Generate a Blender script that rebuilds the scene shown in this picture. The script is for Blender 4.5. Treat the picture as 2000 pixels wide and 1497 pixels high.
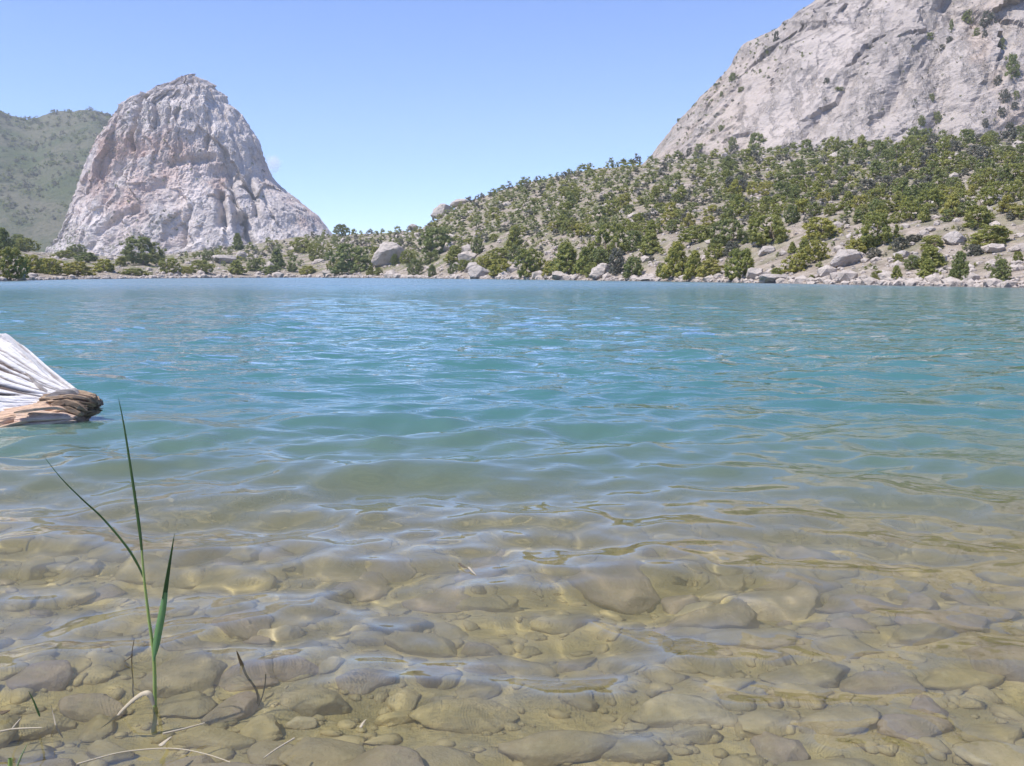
import bpy, bmesh, math, random
import numpy as np
from mathutils import Vector, Matrix, Euler

for o in list(bpy.data.objects):
    bpy.data.objects.remove(o)
SC = bpy.context.scene
COL = SC.collection

# ------------------------------------------------------------------ camera
W, H = 2000.0, 1497.0
LENS = 35.0
F = LENS / 36.0 * W                      # focal length in photo pixels
HORIZON = 537.0
CAM_H = 0.80
PITCH = math.atan((H / 2 - HORIZON) / F)  # looking slightly down
cam_d = bpy.data.cameras.new('camera')
cam_d.lens = LENS
cam_d.sensor_width = 36.0
cam_d.clip_start = 0.05
cam_d.clip_end = 20000
cam = bpy.data.objects.new('camera', cam_d)
COL.objects.link(cam)
cam.location = (0, 0, CAM_H)
cam.rotation_euler = (math.pi / 2 - PITCH, 0, 0)
SC.camera = cam

# ------------------------------------------------------------------ sky, sun, exposure
SUN_EL = math.radians(62)
sun_h = Vector((-0.94, -0.34)).normalized()          # horizontal direction towards the sun
to_sun = Vector((sun_h.x * math.cos(SUN_EL), sun_h.y * math.cos(SUN_EL), math.sin(SUN_EL)))
world = bpy.data.worlds.new('World')
SC.world = world
world.use_nodes = True
wn = world.node_tree
wn.nodes.clear()
w_out = wn.nodes.new('ShaderNodeOutputWorld')
w_bg = wn.nodes.new('ShaderNodeBackground')
w_sky = wn.nodes.new('ShaderNodeTexSky')
w_sky.sky_type = 'NISHITA'
w_sky.sun_disc = False
w_sky.sun_elevation = SUN_EL
w_sky.sun_rotation = math.atan2(sun_h.x, sun_h.y)
w_sky.altitude = 2800
w_sky.air_density = 1.0
w_sky.dust_density = 0.8
w_sky.ozone_density = 5.0
w_bg.inputs['Strength'].default_value = 0.15
w_wb = wn.nodes.new('ShaderNodeMix')                 # the camera's cool white balance, even over the whole sky
w_wb.data_type = 'RGBA'
w_wb.blend_type = 'MULTIPLY'
w_wb.inputs[0].default_value = 1.0
w_wb.inputs[7].default_value = (0.98, 0.955, 1.12, 1)
wn.links.new(w_sky.outputs[0], w_wb.inputs[6])
wn.links.new(w_wb.outputs[2], w_bg.inputs['Color'])
wn.links.new(w_bg.outputs[0], w_out.inputs['Surface'])

sun_d = bpy.data.lights.new('sun', 'SUN')
sun_d.energy = 4.2
sun_d.angle = math.radians(0.53)
sun_d.color = (1.0, 0.95, 0.88)
sun = bpy.data.objects.new('sun', sun_d)
COL.objects.link(sun)
sun_d.cycles.is_caustics_light = True
sun.location = (-40, -10, 80)
sun.rotation_euler = to_sun.to_track_quat('Z', 'Y').to_euler()

SC.view_settings.view_transform = 'Standard'
SC.view_settings.look = 'None'
SC.view_settings.exposure = 0.5
SC.view_settings.gamma = 1.0
SC.view_settings.use_curve_mapping = False
SC.render.engine = 'CYCLES'
cy = SC.cycles
cy.max_bounces = 6
cy.diffuse_bounces = 3
cy.glossy_bounces = 3
cy.transmission_bounces = 5
cy.transparent_max_bounces = 6
cy.volume_bounces = 5
cy.caustics_refractive = True
cy.caustics_reflective = False
cy.blur_glossy = 1.0
cy.sample_clamp_indirect = 6.0
cy.use_adaptive_sampling = True
cy.adaptive_threshold = 0.03
cy.use_denoising = True
try:
    cy.denoiser = 'OPENIMAGEDENOISE'
except Exception:
    pass

# ------------------------------------------------------------------ helpers
RNG = np.random.default_rng(7)
random.seed(7)


def pix_dir(px, py):
    """direction of a photo pixel as (x/y, z/y) in world terms"""
    dx = (np.asarray(px, float) - W / 2) / F
    dz = (H / 2 - np.asarray(py, float)) / F
    wy = math.cos(PITCH) + math.sin(PITCH) * dz
    wz = -math.sin(PITCH) + math.cos(PITCH) * dz
    return dx / wy, wz / wy


def at(px, py, Y):
    u, s = pix_dir(px, py)
    return Vector((float(u) * Y, Y, CAM_H + float(s) * Y))


_perm = np.random.default_rng(3).permutation(256)
_perm = np.concatenate([_perm, _perm, _perm])
_grad = np.random.default_rng(4).normal(size=(256, 3))
_grad /= np.linalg.norm(_grad, axis=1)[:, None]


def noise3(x, y, z):
    xi = np.floor(x).astype(int); yi = np.floor(y).astype(int); zi = np.floor(z).astype(int)
    xf = x - xi; yf = y - yi; zf = z - zi
    xi &= 255; yi &= 255; zi &= 255
    u = xf * xf * xf * (xf * (xf * 6 - 15) + 10)
    v = yf * yf * yf * (yf * (yf * 6 - 15) + 10)
    w = zf * zf * zf * (zf * (zf * 6 - 15) + 10)
    res = 0
    for i in (0, 1):
        wx = u if i else 1 - u
        for j in (0, 1):
            wy = v if j else 1 - v
            for k in (0, 1):
                wz = w if k else 1 - w
                g = _grad[_perm[_perm[_perm[xi + i] + yi + j] + zi + k]]
                res = res + wx * wy * wz * (g[..., 0] * (xf - i) + g[..., 1] * (yf - j) + g[..., 2] * (zf - k))
    return res * 1.6


def fbm(x, y, z, octs=5, gain=0.5, lac=2.03, ridged=False):
    a, s, n = 1.0, 0.0, 0.0
    for _ in range(octs):
        v = noise3(x, y, z)
        if ridged:
            v = 1 - 2 * np.abs(v)
        s = s + a * v
        n += a
        a *= gain
        x = x * lac + 13.7; y = y * lac + 7.1; z = z * lac + 3.3
    return s / n


def smoothstep(a, b, x):
    t = np.clip((x - a) / (b - a), 0, 1)
    return t * t * (3 - 2 * t)


def mesh_np(name, verts, faces, mat=None, smooth=True, attrs=None):
    """faces: int array (n,3) or (n,4)"""
    verts = np.ascontiguousarray(verts, dtype=np.float32)
    faces = np.ascontiguousarray(faces, dtype=np.int32)
    me = bpy.data.meshes.new(name)
    k = faces.shape[1]
    me.vertices.add(len(verts)); me.vertices.foreach_set('co', verts.ravel())
    me.loops.add(faces.size); me.loops.foreach_set('vertex_index', faces.ravel())
    me.polygons.add(len(faces))
    me.polygons.foreach_set('loop_start', np.arange(0, faces.size, k, dtype=np.int32))
    me.polygons.foreach_set('use_smooth', np.full(len(faces), smooth, dtype=bool))
    if attrs:
        for an, av in attrs.items():
            a = me.attributes.new(an, 'FLOAT', 'POINT')
            a.data.foreach_set('value', np.ascontiguousarray(av, dtype=np.float32))
    me.update(calc_edges=True)
    me.validate()
    if mat:
        me.materials.append(mat)
    return me


def link(name, data, parent=None, loc=None, rot=None, scale=None):
    o = bpy.data.objects.new(name, data)
    COL.objects.link(o)
    if parent is not None:
        o.parent = parent
    if loc is not None: o.location = loc
    if rot is not None: o.rotation_euler = rot
    if scale is not None: o.scale = scale
    return o


def tag(o, label=None, cat=None, group=None, kind=None):
    if label: o['label'] = label
    if cat: o['category'] = cat
    if group: o['group'] = group
    if kind: o['kind'] = kind
    return o


def grid_faces(nr, nc, wrap=False):
    i = np.arange(nr - 1)[:, None]
    j = np.arange(nc if wrap else nc - 1)[None, :]
    j2 = (j + 1) % nc
    return np.stack([i * nc + j, i * nc + j2, (i + 1) * nc + j2, (i + 1) * nc + j], -1).reshape(-1, 4)


# ------------------------------------------------------------------ node helpers
class NT:
    def __init__(self, name):
        self.m = bpy.data.materials.new(name)
        self.m.use_nodes = True
        self.t = self.m.node_tree
        self.t.nodes.clear()
        self.out = self.t.nodes.new('ShaderNodeOutputMaterial')

    def n(self, typ, **kw):
        nd = self.t.nodes.new(typ)
        for k, v in kw.items():
            if k in nd.inputs.keys():
                self.put(nd.inputs[k], v)
            else:
                setattr(nd, k, v)
        return nd

    def put(self, sock, v):
        if isinstance(v, bpy.types.NodeSocket):
            self.t.links.new(v, sock)
        else:
            if isinstance(v, tuple) and len(v) == 3 and sock.type == 'RGBA':
                v = v + (1,)
            sock.default_value = v

    def math(self, op, a, b=0.0, clamp=False):
        nd = self.t.nodes.new('ShaderNodeMath'); nd.operation = op; nd.use_clamp = clamp
        self.put(nd.inputs[0], a); self.put(nd.inputs[1], b)
        return nd.outputs[0]

    def mix(self, f, a, b, blend='MIX'):
        nd = self.t.nodes.new('ShaderNodeMix'); nd.data_type = 'RGBA'; nd.blend_type = blend
        self.put(nd.inputs['Factor'], f) if False else self.put(nd.inputs[0], f)
        self.put(nd.inputs[6], a); self.put(nd.inputs[7], b)
        return nd.outputs[2]

    def ramp(self, f, a, b):
        nd = self.t.nodes.new('ShaderNodeMapRange'); nd.clamp = True
        nd.interpolation_type = 'SMOOTHSTEP'
        self.put(nd.inputs['Value'], f); self.put(nd.inputs['From Min'], a); self.put(nd.inputs['From Max'], b)
        return nd.outputs[0]

    def noise(self, vec, scale, detail=4, rough=0.55, dist=0.0):
        nd = self.n('ShaderNodeTexNoise', Scale=scale, Detail=detail, Roughness=rough, Distortion=dist)
        self.put(nd.inputs['Vector'], vec)
        return nd.outputs[0]

    def voronoi(self, vec, scale, feature='F1', out=0, rnd=1.0):
        nd = self.n('ShaderNodeTexVoronoi', Scale=scale, Randomness=rnd)
        nd.feature = feature
        self.put(nd.inputs['Vector'], vec)
        return nd.outputs[out]

    def pos(self):
        return self.n('ShaderNodeNewGeometry').outputs['Position']

    def obj(self):
        return self.n('ShaderNodeTexCoord').outputs['Object']

    def mapping(self, vec, scale=(1, 1, 1), rot=(0, 0, 0)):
        nd = self.n('ShaderNodeMapping')
        self.put(nd.inputs['Vector'], vec)
        nd.inputs['Scale'].default_value = scale
        nd.inputs['Rotation'].default_value = rot
        return nd.outputs[0]

    def attr(self, name):
        nd = self.n('ShaderNodeAttribute'); nd.attribute_name = name
        return nd.outputs['Fac']

    def bump(self, height, dist=1.0, strength=1.0):
        nd = self.n('ShaderNodeBump', Strength=strength, Distance=dist)
        self.put(nd.inputs['Height'], height)
        return nd.outputs[0]

    def rnd(self):
        return self.n('ShaderNodeObjectInfo').outputs['Random']

    def surface(self, color, rough=0.8, normal=None, spec=0.3):
        p = self.n('ShaderNodeBsdfPrincipled')
        self.put(p.inputs['Base Color'], color)
        self.put(p.inputs['Roughness'], rough)
        p.inputs['Specular IOR Level'].default_value = spec
        if normal is not None: self.put(p.inputs['Normal'], normal)
        self.t.links.new(p.outputs[0], self.out.inputs['Surface'])
        return self.m


def mat_rock(name, c_light, c_dark, c_warm, scale, dip=0.6, bump=1.0, veg=None, spk=0.55):
    """pale limestone with slanting strata; scale = metres per big patch"""
    t = NT(name)
    P = t.pos()
    st = t.mapping(P, (1 / scale * 0.35, 1 / scale * 0.35, 1 / scale * 2.2), (0.25, dip, 0))
    big = t.noise(P, 1 / scale, 5, 0.6, 0.5)
    strata = t.noise(st, 1.0, 8, 0.65, 0.15)
    fine = t.noise(P, 9 / scale, 6, 0.65)
    joint = t.noise(t.mapping(P, (2.4 / scale, 1.2 / scale, 0.5 / scale), (0.2, dip * 0.4, 0.3)), 1.0, 7, 0.7, 0.15)
    crack = t.math('ABSOLUTE', t.math('SUBTRACT', joint, 0.5))
    c = t.mix(t.ramp(strata, 0.36, 0.72), c_light, c_dark)
    speck = t.noise(P, 26 / scale, 5, 0.7)
    warm = t.math('MULTIPLY', t.attr('warm'), t.ramp(big, 0.36, 0.6))
    c = t.mix(warm, c, c_warm)
    c = t.mix(t.math('MULTIPLY', t.ramp(fine, 0.52, 0.7), 0.45), c, tuple(x * 0.62 for x in c_dark))
    c = t.mix(t.math('MULTIPLY', t.ramp(speck, 0.54, 0.66), spk), c, tuple(x * 0.5 for x in c_dark))
    c = t.mix(t.math('MULTIPLY', t.ramp(speck, 0.46, 0.36), 0.35), c, tuple(min(.8, x * 1.2) for x in c_light))
    c = t.mix(t.math('MULTIPLY', t.attr('pale'), 0.55), c, tuple(min(0.8, x * 1.25) for x in c_light))
    if veg:
        vg = t.noise(P, 14 / scale, 4, 0.6)
        vm = t.math('MULTIPLY', t.ramp(vg, 0.5, 0.62), t.attr('veg'), clamp=True)
        c = t.mix(vm, c, veg)
    h = t.math('ADD', t.math('MULTIPLY', strata, 0.10 * scale), t.math('MULTIPLY', fine, 0.05 * scale))
    h = t.math('ADD', h, t.math('MULTIPLY', t.math('MINIMUM', crack, 0.035), 0.9 * scale))
    return t.surface(c, 0.92, t.bump(h, 1.0, bump), 0.1)


# ------------------------------------------------------------------ terrain tables (from the photo)
shore_px = np.array([-9000, -5000, -3000, -1500, -700, -300, 0, 60, 150, 300, 450, 600, 750, 900, 1000, 1150, 1300, 1500, 1700, 1850, 2000, 2300, 2700, 3500, 5000, 7000, 11000], float)
shore_py = np.array([1500, 1050, 780, 620, 575, 560, 550, 548, 546, 544.2, 543, 542.5, 543.5, 545, 546, 548, 550, 553.3, 557, 559.5, 562, 569, 582, 620, 760, 1050, 1500], float)
ridge_px = np.array([-9000, -3000, -600, -200, 0, 100, 200, 350, 450, 600, 700, 800, 830, 860, 900, 950, 1000, 1100, 1200, 1300, 1400, 1500, 1600, 1700, 1800, 1900, 2000, 2300, 3000, 5000, 11000], float)
ridge_py = np.array([420, 420, 455, 475, 484, 498, 502, 496, 484, 463, 457, 453, 446, 428, 402, 384, 366, 342, 327, 315, 307, 299, 292, 283, 274, 267, 262, 255, 250, 250, 250], float)
ridge_Y = np.array([200, 240, 300, 330, 360, 420, 440, 450, 450, 450, 440, 420, 415, 408, 400, 390, 380, 370, 355, 345, 338, 330, 320, 312, 305, 298, 292, 270, 230, 200, 150], float)
_ug = np.linspace(-4.2, 4.2, 8401)


def _table(px, val):
    u = (px - W / 2) / F
    return np.interp(_ug, u, val)


def _smooth(v, k):
    ker = np.hanning(2 * k + 1); ker /= ker.sum()
    return np.convolve(np.pad(v, k, mode='edge'), ker, mode='valid')


_s_shore = pix_dir(1000.0, _table(shore_px, shore_py))[1]
_Y0 = _smooth(CAM_H / np.maximum(-_s_shore, 1e-4), 18)
_Y1 = np.maximum(_smooth(_table(ridge_px, ridge_Y), 20), _Y0 + 20)
_Z1 = CAM_H + pix_dir(1000.0, _smooth(_table(ridge_px, ridge_py), 10))[1] * _Y1
near_Y = np.array([-50, -3, .3, .7, 1.0, 1.4, 1.8, 2.5, 3.2, 4, 5, 7, 12, 30, 6000.])
near_Z = np.array([4, .5, .10, .015, -.035, -.08, -.13, -.25, -.42, -.70, -1.1, -1.8, -3.4, -6, -6.])


def near_bed(x, y):
    yy = y + 0.10 * np.minimum(x, 0) * np.exp(-np.maximum(y - 4, 0) / 6)
    z = np.interp(yy, near_Y, near_Z)
    return z + 0.03 * fbm(x * 1.3, y * 1.3, x * 0 + 5.5, 3) * smoothstep(0.8, 2.0, y)


def ground(x, y):
    """height of bed and land; x,y arrays"""
    x = np.asarray(x, float); y = np.asarray(y, float)
    ys = np.maximum(y, 0.05)
    u = np.clip(x / ys, -4.19, 4.19)
    Y0 = np.interp(u, _ug, _Y0); Y1 = np.interp(u, _ug, _Y1); Z1 = np.interp(u, _ug, _Z1)
    t = (ys - Y0) / (Y1 - Y0)
    tc = np.clip(t, 0, 1)
    land = Z1 * (0.82 * tc + 0.18 * tc ** 0.5 * (1 - (1 - tc) ** 8))
    drop = np.where(u > 0.10, 0.0, 0.07)
    past = np.maximum(ys - Y1, 0)
    land = land - np.minimum(past * drop, np.maximum(Z1 - 1.5, 0) * 0.8)
    inland = smoothstep(2, 26, ys - Y0)
    m = fbm(x / 34, y / 34, x * 0 + 2.2, 3) * 2.4 + fbm(x / 9, y / 9, x * 0 + 8.2, 4) * 1.1
    land = land + m * inland * np.where(t > 1, 0.6, 1.0) * (1 - 0.5 * smoothstep(.8, 1.0, tc))
    shore_n = fbm(x / 3.5, y / 3.5, x * 0 + 1.2, 3) * 0.22
    land = land + np.where(ys > Y0, (shore_n + 0.12) * smoothstep(0, 3, ys - Y0), 0)
    under = -(Y0 - ys) * 0.22
    far = np.where(ys > Y0, land, under)
    nb = near_bed(x, y)
    return np.where(y > 8, np.maximum(far, np.minimum(nb, 0 * nb + 9)), np.where(far > 0.3, np.maximum(far * 0 + nb, np.minimum(far, 2.5)), nb))


def land_hit(px, py, ymin=9.0):
    """the point of the land that a photo pixel shows"""
    u, s = pix_dir(px, py)
    u = float(u); s = float(s)
    Y = np.exp(np.linspace(math.log(max(ymin, float(np.interp(u, _ug, _Y0)) * 1.001)), math.log(700), 1400))
    z = ground(u * Y, Y)
    e = (z - CAM_H) / Y
    idx = np.nonzero(e >= s)[0]
    i = idx[0] if len(idx) else int(np.argmax(e))
    return Vector((u * Y[i], Y[i], float(z[i])))


# ------------------------------------------------------------------ materials of the setting
def mat_bed():
    t = NT('silty_bed')
    P = t.pos()
    a = t.noise(P, 2.2, 5, 0.6, 0.4)
    b = t.noise(P, 30, 4, 0.6)
    c = t.mix(t.ramp(a, 0.35, 0.65), (0.54, 0.42, 0.20), (0.40, 0.315, 0.15))
    c = t.mix(t.math('MULTIPLY', t.ramp(b, 0.5, 0.7), 0.5), c, (0.50, 0.41, 0.26))
    h = t.math('ADD', t.math('MULTIPLY', b, 0.012), t.math('MULTIPLY', t.noise(P, 90, 3), 0.004))
    return t.surface(c, 0.9, t.bump(h), 0.1)


def mat_land():
    t = NT('stony_slope')
    P = t.pos()
    big = t.noise(P, 0.045, 5, 0.6, 0.3)
    mid = t.noise(P, 0.5, 6, 0.65)
    fine = t.noise(P, 2.6, 4, 0.6)
    st = t.voronoi(P, 1.4, 'F1', 0)
    c = t.mix(t.ramp(mid, 0.35, 0.68), (0.40, 0.338, 0.28), (0.22, 0.185, 0.145))
    c = t.mix(t.math('MULTIPLY', t.ramp(fine, 0.5, 0.7), 0.5), c, (0.52, 0.46, 0.40))
    g = t.math('MULTIPLY', t.ramp(t.noise(P, 0.22, 5, 0.65), 0.44, 0.60), t.attr('grass'))
    c = t.mix(t.math('MULTIPLY', g, 0.85), c, (0.155, 0.165, 0.075))
    h = t.math('ADD', t.math('MULTIPLY', fine, 0.35), t.math('MULTIPLY', st, 0.25))
    return t.surface(c, 0.95, t.bump(h), 0.05)


M_BED = mat_bed()
M_LAND = mat_land()


def fan(us, Ys):
    uu, yy = np.meshgrid(us, Ys)
    return uu * yy, yy


u_fine = np.arange(-0.62, 0.6201, 0.0026)
u_out = np.array([0.65, .69, .74, .8, .88, .97, 1.08, 1.2, 1.35, 1.55, 1.8, 2.1, 2.5, 3.0, 3.6, 4.15])
u_all = np.concatenate([-u_out[::-1], u_fine, u_out])

# lake bed: from the shore under the camera out to deep water
Yb = np.concatenate([np.array([-6, -3, -1.5, -.6, .0]), np.exp(np.arange(math.log(.3), math.log(30.0), 0.022)), [30.0]])
xs, ys = fan(u_all[::2], np.maximum(Yb, 0.3))
for k, v in enumerate(Yb):
    if v < 0.3:
        ys[k] = v; xs[k] = u_all[::2] * (0.3 - v * 1.5)
zs = ground(xs.ravel(), ys.ravel()).reshape(xs.shape)
zs = np.where(ys < 6, near_bed(xs.ravel(), ys.ravel()).reshape(xs.shape), zs)
V = np.stack([xs, ys, zs], -1).reshape(-1, 3)
bed = link('lake_bed', mesh_np('lake_bed', V, grid_faces(*xs.shape)[:, ::1], M_BED))
tag(bed, 'silty olive brown lake bed under the clear shallow water', 'lake bed', kind='structure')

# land beyond the lake
Yl = np.concatenate([np.exp(np.arange(math.log(30.0), math.log(520), 0.0095)), np.exp(np.linspace(math.log(520), math.log(2200), 24))])
Yl[0] = 30.0
xs, ys = fan(u_all, Yl)
zs = ground(xs.ravel(), ys.ravel()).reshape(xs.shape)
pxl = xs / ys * F + W / 2
grass = np.clip(0.5 + 0.75 * smoothstep(150, 260, ys) + 0.4 * (pxl < 700), 0, 1) * smoothstep(0.4, 2.5, zs)
V = np.stack([xs, ys, zs], -1).reshape(-1, 3)
land = link('stony_hillside', mesh_np('stony_hillside', V, grid_faces(*xs.shape), M_LAND, attrs={'grass': grass.ravel()}))
tag(land, 'pale stony hillside with juniper scrub rising behind the lake', 'hillside', kind='structure')

# ------------------------------------------------------------------ water
WAVES = []
wr = np.random.default_rng(21)
for k in range(96):
    lam = float(np.exp(wr.uniform(math.log(0.10), math.log(1.6))))
    ang = wr.normal(0, 0.80 if lam < .5 else .55) + 0.12                    # travelling towards the camera, spread to the sides
    if wr.random() < 0.12: ang += wr.choice([-1.2, 1.2])
    amp = 0.0060 * min(lam, 0.8) * wr.uniform(0.5, 1.2)
    kx = 2 * math.pi / lam * math.sin(ang); ky = -2 * math.pi / lam * math.cos(ang)
    WAVES.append((lam, kx, ky, amp, wr.uniform(0, 2 * math.pi)))

Yw = np.exp(np.arange(math.log(0.55), math.log(330), 0.0077))
uw_f = np.arange(-0.62, 0.6201, 0.0028)
uw = np.concatenate([-u_out[::-1], uw_f, u_out])
xs, ys = fan(uw, Yw)
step = ys * 0.0077
wz = np.zeros_like(xs)
group = 0.75 + 0.5 * fbm(xs / 1.7, ys / 1.7, xs * 0 + 4.4, 3)     # gusts: patches of livelier and calmer water
calm = 0.60 + 0.40 * smoothstep(1.8, 5.0, ys)
for lam, kx, ky, amp, ph in WAVES:
    fade = np.clip(lam / (step * 3.0) - 1, 0, 1)
    near = calm if lam < 0.6 else (0.6 + 0.4 * calm)
    c = np.sin(kx * xs + ky * ys + ph)
    wz += amp * fade * near * (c - 0.25 * np.cos(2 * (kx * xs + ky * ys + ph)))
wz *= group
dep = -ground(xs.ravel(), ys.ravel()).reshape(xs.shape)
dep = np.where(ys < 6, -near_bed(xs.ravel(), ys.ravel()).reshape(xs.shape), dep)
wz *= smoothstep(0.0, 0.12, dep) * (1 - 0.6 * smoothstep(90, 250, ys))
V = np.stack([xs, ys, wz], -1).reshape(-1, 3)


def mat_water():
    t = NT('lake_water')
    P = t.pos()
    # fine ripples, stronger away from the sheltered edge
    n1 = t.noise(t.mapping(P, (1.0, 2.1, 1), (0, 0, 0.10)), 1.5, 3, 0.5, 0.3)
    n2 = t.noise(t.mapping(P, (1.3, 2.6, 1), (0, 0, -0.25)), 4.0, 3, 0.5, 0.2)
    n3 = t.noise(t.mapping(P, (1.0, 1.7, 1), (0, 0, 0.3)), 0.45, 2, 0.5, 0.2)
    far = t.attr('far')
    h = t.math('ADD', t.math('MULTIPLY', n1, t.math('MULTIPLY', far, 0.095)), t.math('MULTIPLY', n2, t.math('MULTIPLY', far, 0.020)))
    h = t.math('ADD', h, t.math('MULTIPLY', n3, t.math('MULTIPLY', far, 0.12)))
    h = t.math('ADD', h, t.math('MULTIPLY', t.noise(P, 9, 3), 0.0012))
    N = t.bump(h)
    opac = t.attr('murk')
    refr = t.n('ShaderNodeBsdfRefraction', IOR=1.33, Roughness=0.0)
    t.put(refr.inputs['Color'], (0.93, 0.96, 0.90)); t.put(refr.inputs['Normal'], N)
    body = t.n('ShaderNodeBsdfDiffuse')
    t.put(body.inputs['Color'], t.mix(t.ramp(t.attr('deep'), 0.45, 1.0), t.mix(t.ramp(t.attr('deep'), 0.0, 0.5), (0.29, 0.255, 0.125), (0.125, 0.195, 0.145)), (0.062, 0.165, 0.156)))
    below = t.n('ShaderNodeMixShader')
    t.put(below.inputs[0], opac); t.put(below.inputs[1], refr.outputs[0]); t.put(below.inputs[2], body.outputs[0])
    gl = t.n('ShaderNodeBsdfGlossy'); t.put(gl.inputs['Roughness'], t.math('ADD', 0.02, t.math('MULTIPLY', t.attr('open_water'), 0.26)))
    t.put(gl.inputs['Color'], (1, 1, 1)); t.put(gl.inputs['Normal'], N)
    fr = t.n('ShaderNodeFresnel', IOR=1.33); t.put(fr.inputs['Normal'], N)
    top = t.n('ShaderNodeMixShader')
    t.put(top.inputs[0], fr.outputs[0]); t.put(top.inputs[1], below.outputs[0]); t.put(top.inputs[2], gl.outputs[0])
    t.t.links.new(top.outputs[0], t.out.inputs['Surface'])
    return t.m


murk = 1 - np.exp(-np.maximum(dep - 0.02, 0) * 1.6)
deep = smoothstep(0.06, 1.8, dep) ** 0.8
farw = smoothstep(2.5, 11.0, ys)
water = link('lake_water', mesh_np('lake_water', V, grid_faces(*xs.shape), mat_water(), attrs={'murk': murk.ravel(), 'far': farw.ravel(), 'deep': deep.ravel(), 'open_water': smoothstep(15, 90, ys).ravel()}))
water.cycles.is_caustics_caster = True
bed.cycles.is_caustics_receiver = True
tag(water, 'rippled turquoise lake, clear over stones near the shore', 'lake', kind='structure')

# ------------------------------------------------------------------ rock peak on the left
def facets(P, seeds, rng, slope):
    """piecewise planar relief: every point takes the plane of its nearest seed"""
    n = len(seeds)
    best = np.full(len(P), 1e18); idx = np.zeros(len(P), int)
    for i in range(n):
        d = ((P - seeds[i]) ** 2).sum(1)
        m = d < best
        best[m] = d[m]; idx[m] = i
    tilt = rng.normal(0, slope, (n, 3)); off = rng.normal(0, 1, n)
    return ((P - seeds[idx]) * tilt[idx]).sum(1), off[idx]


def line_dist(px, pz, pts):
    d = np.full(px.shape, 1e9)
    for (x0, z0), (x1, z1) in zip(pts[:-1], pts[1:]):
        dx, dz = x1 - x0, z1 - z0
        t = np.clip(((px - x0) * dx + (pz - z0) * dz) / (dx * dx + dz * dz), 0, 1)
        d = np.minimum(d, np.hypot(px - x0 - t * dx, pz - z0 - t * dz))
    return d


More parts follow.
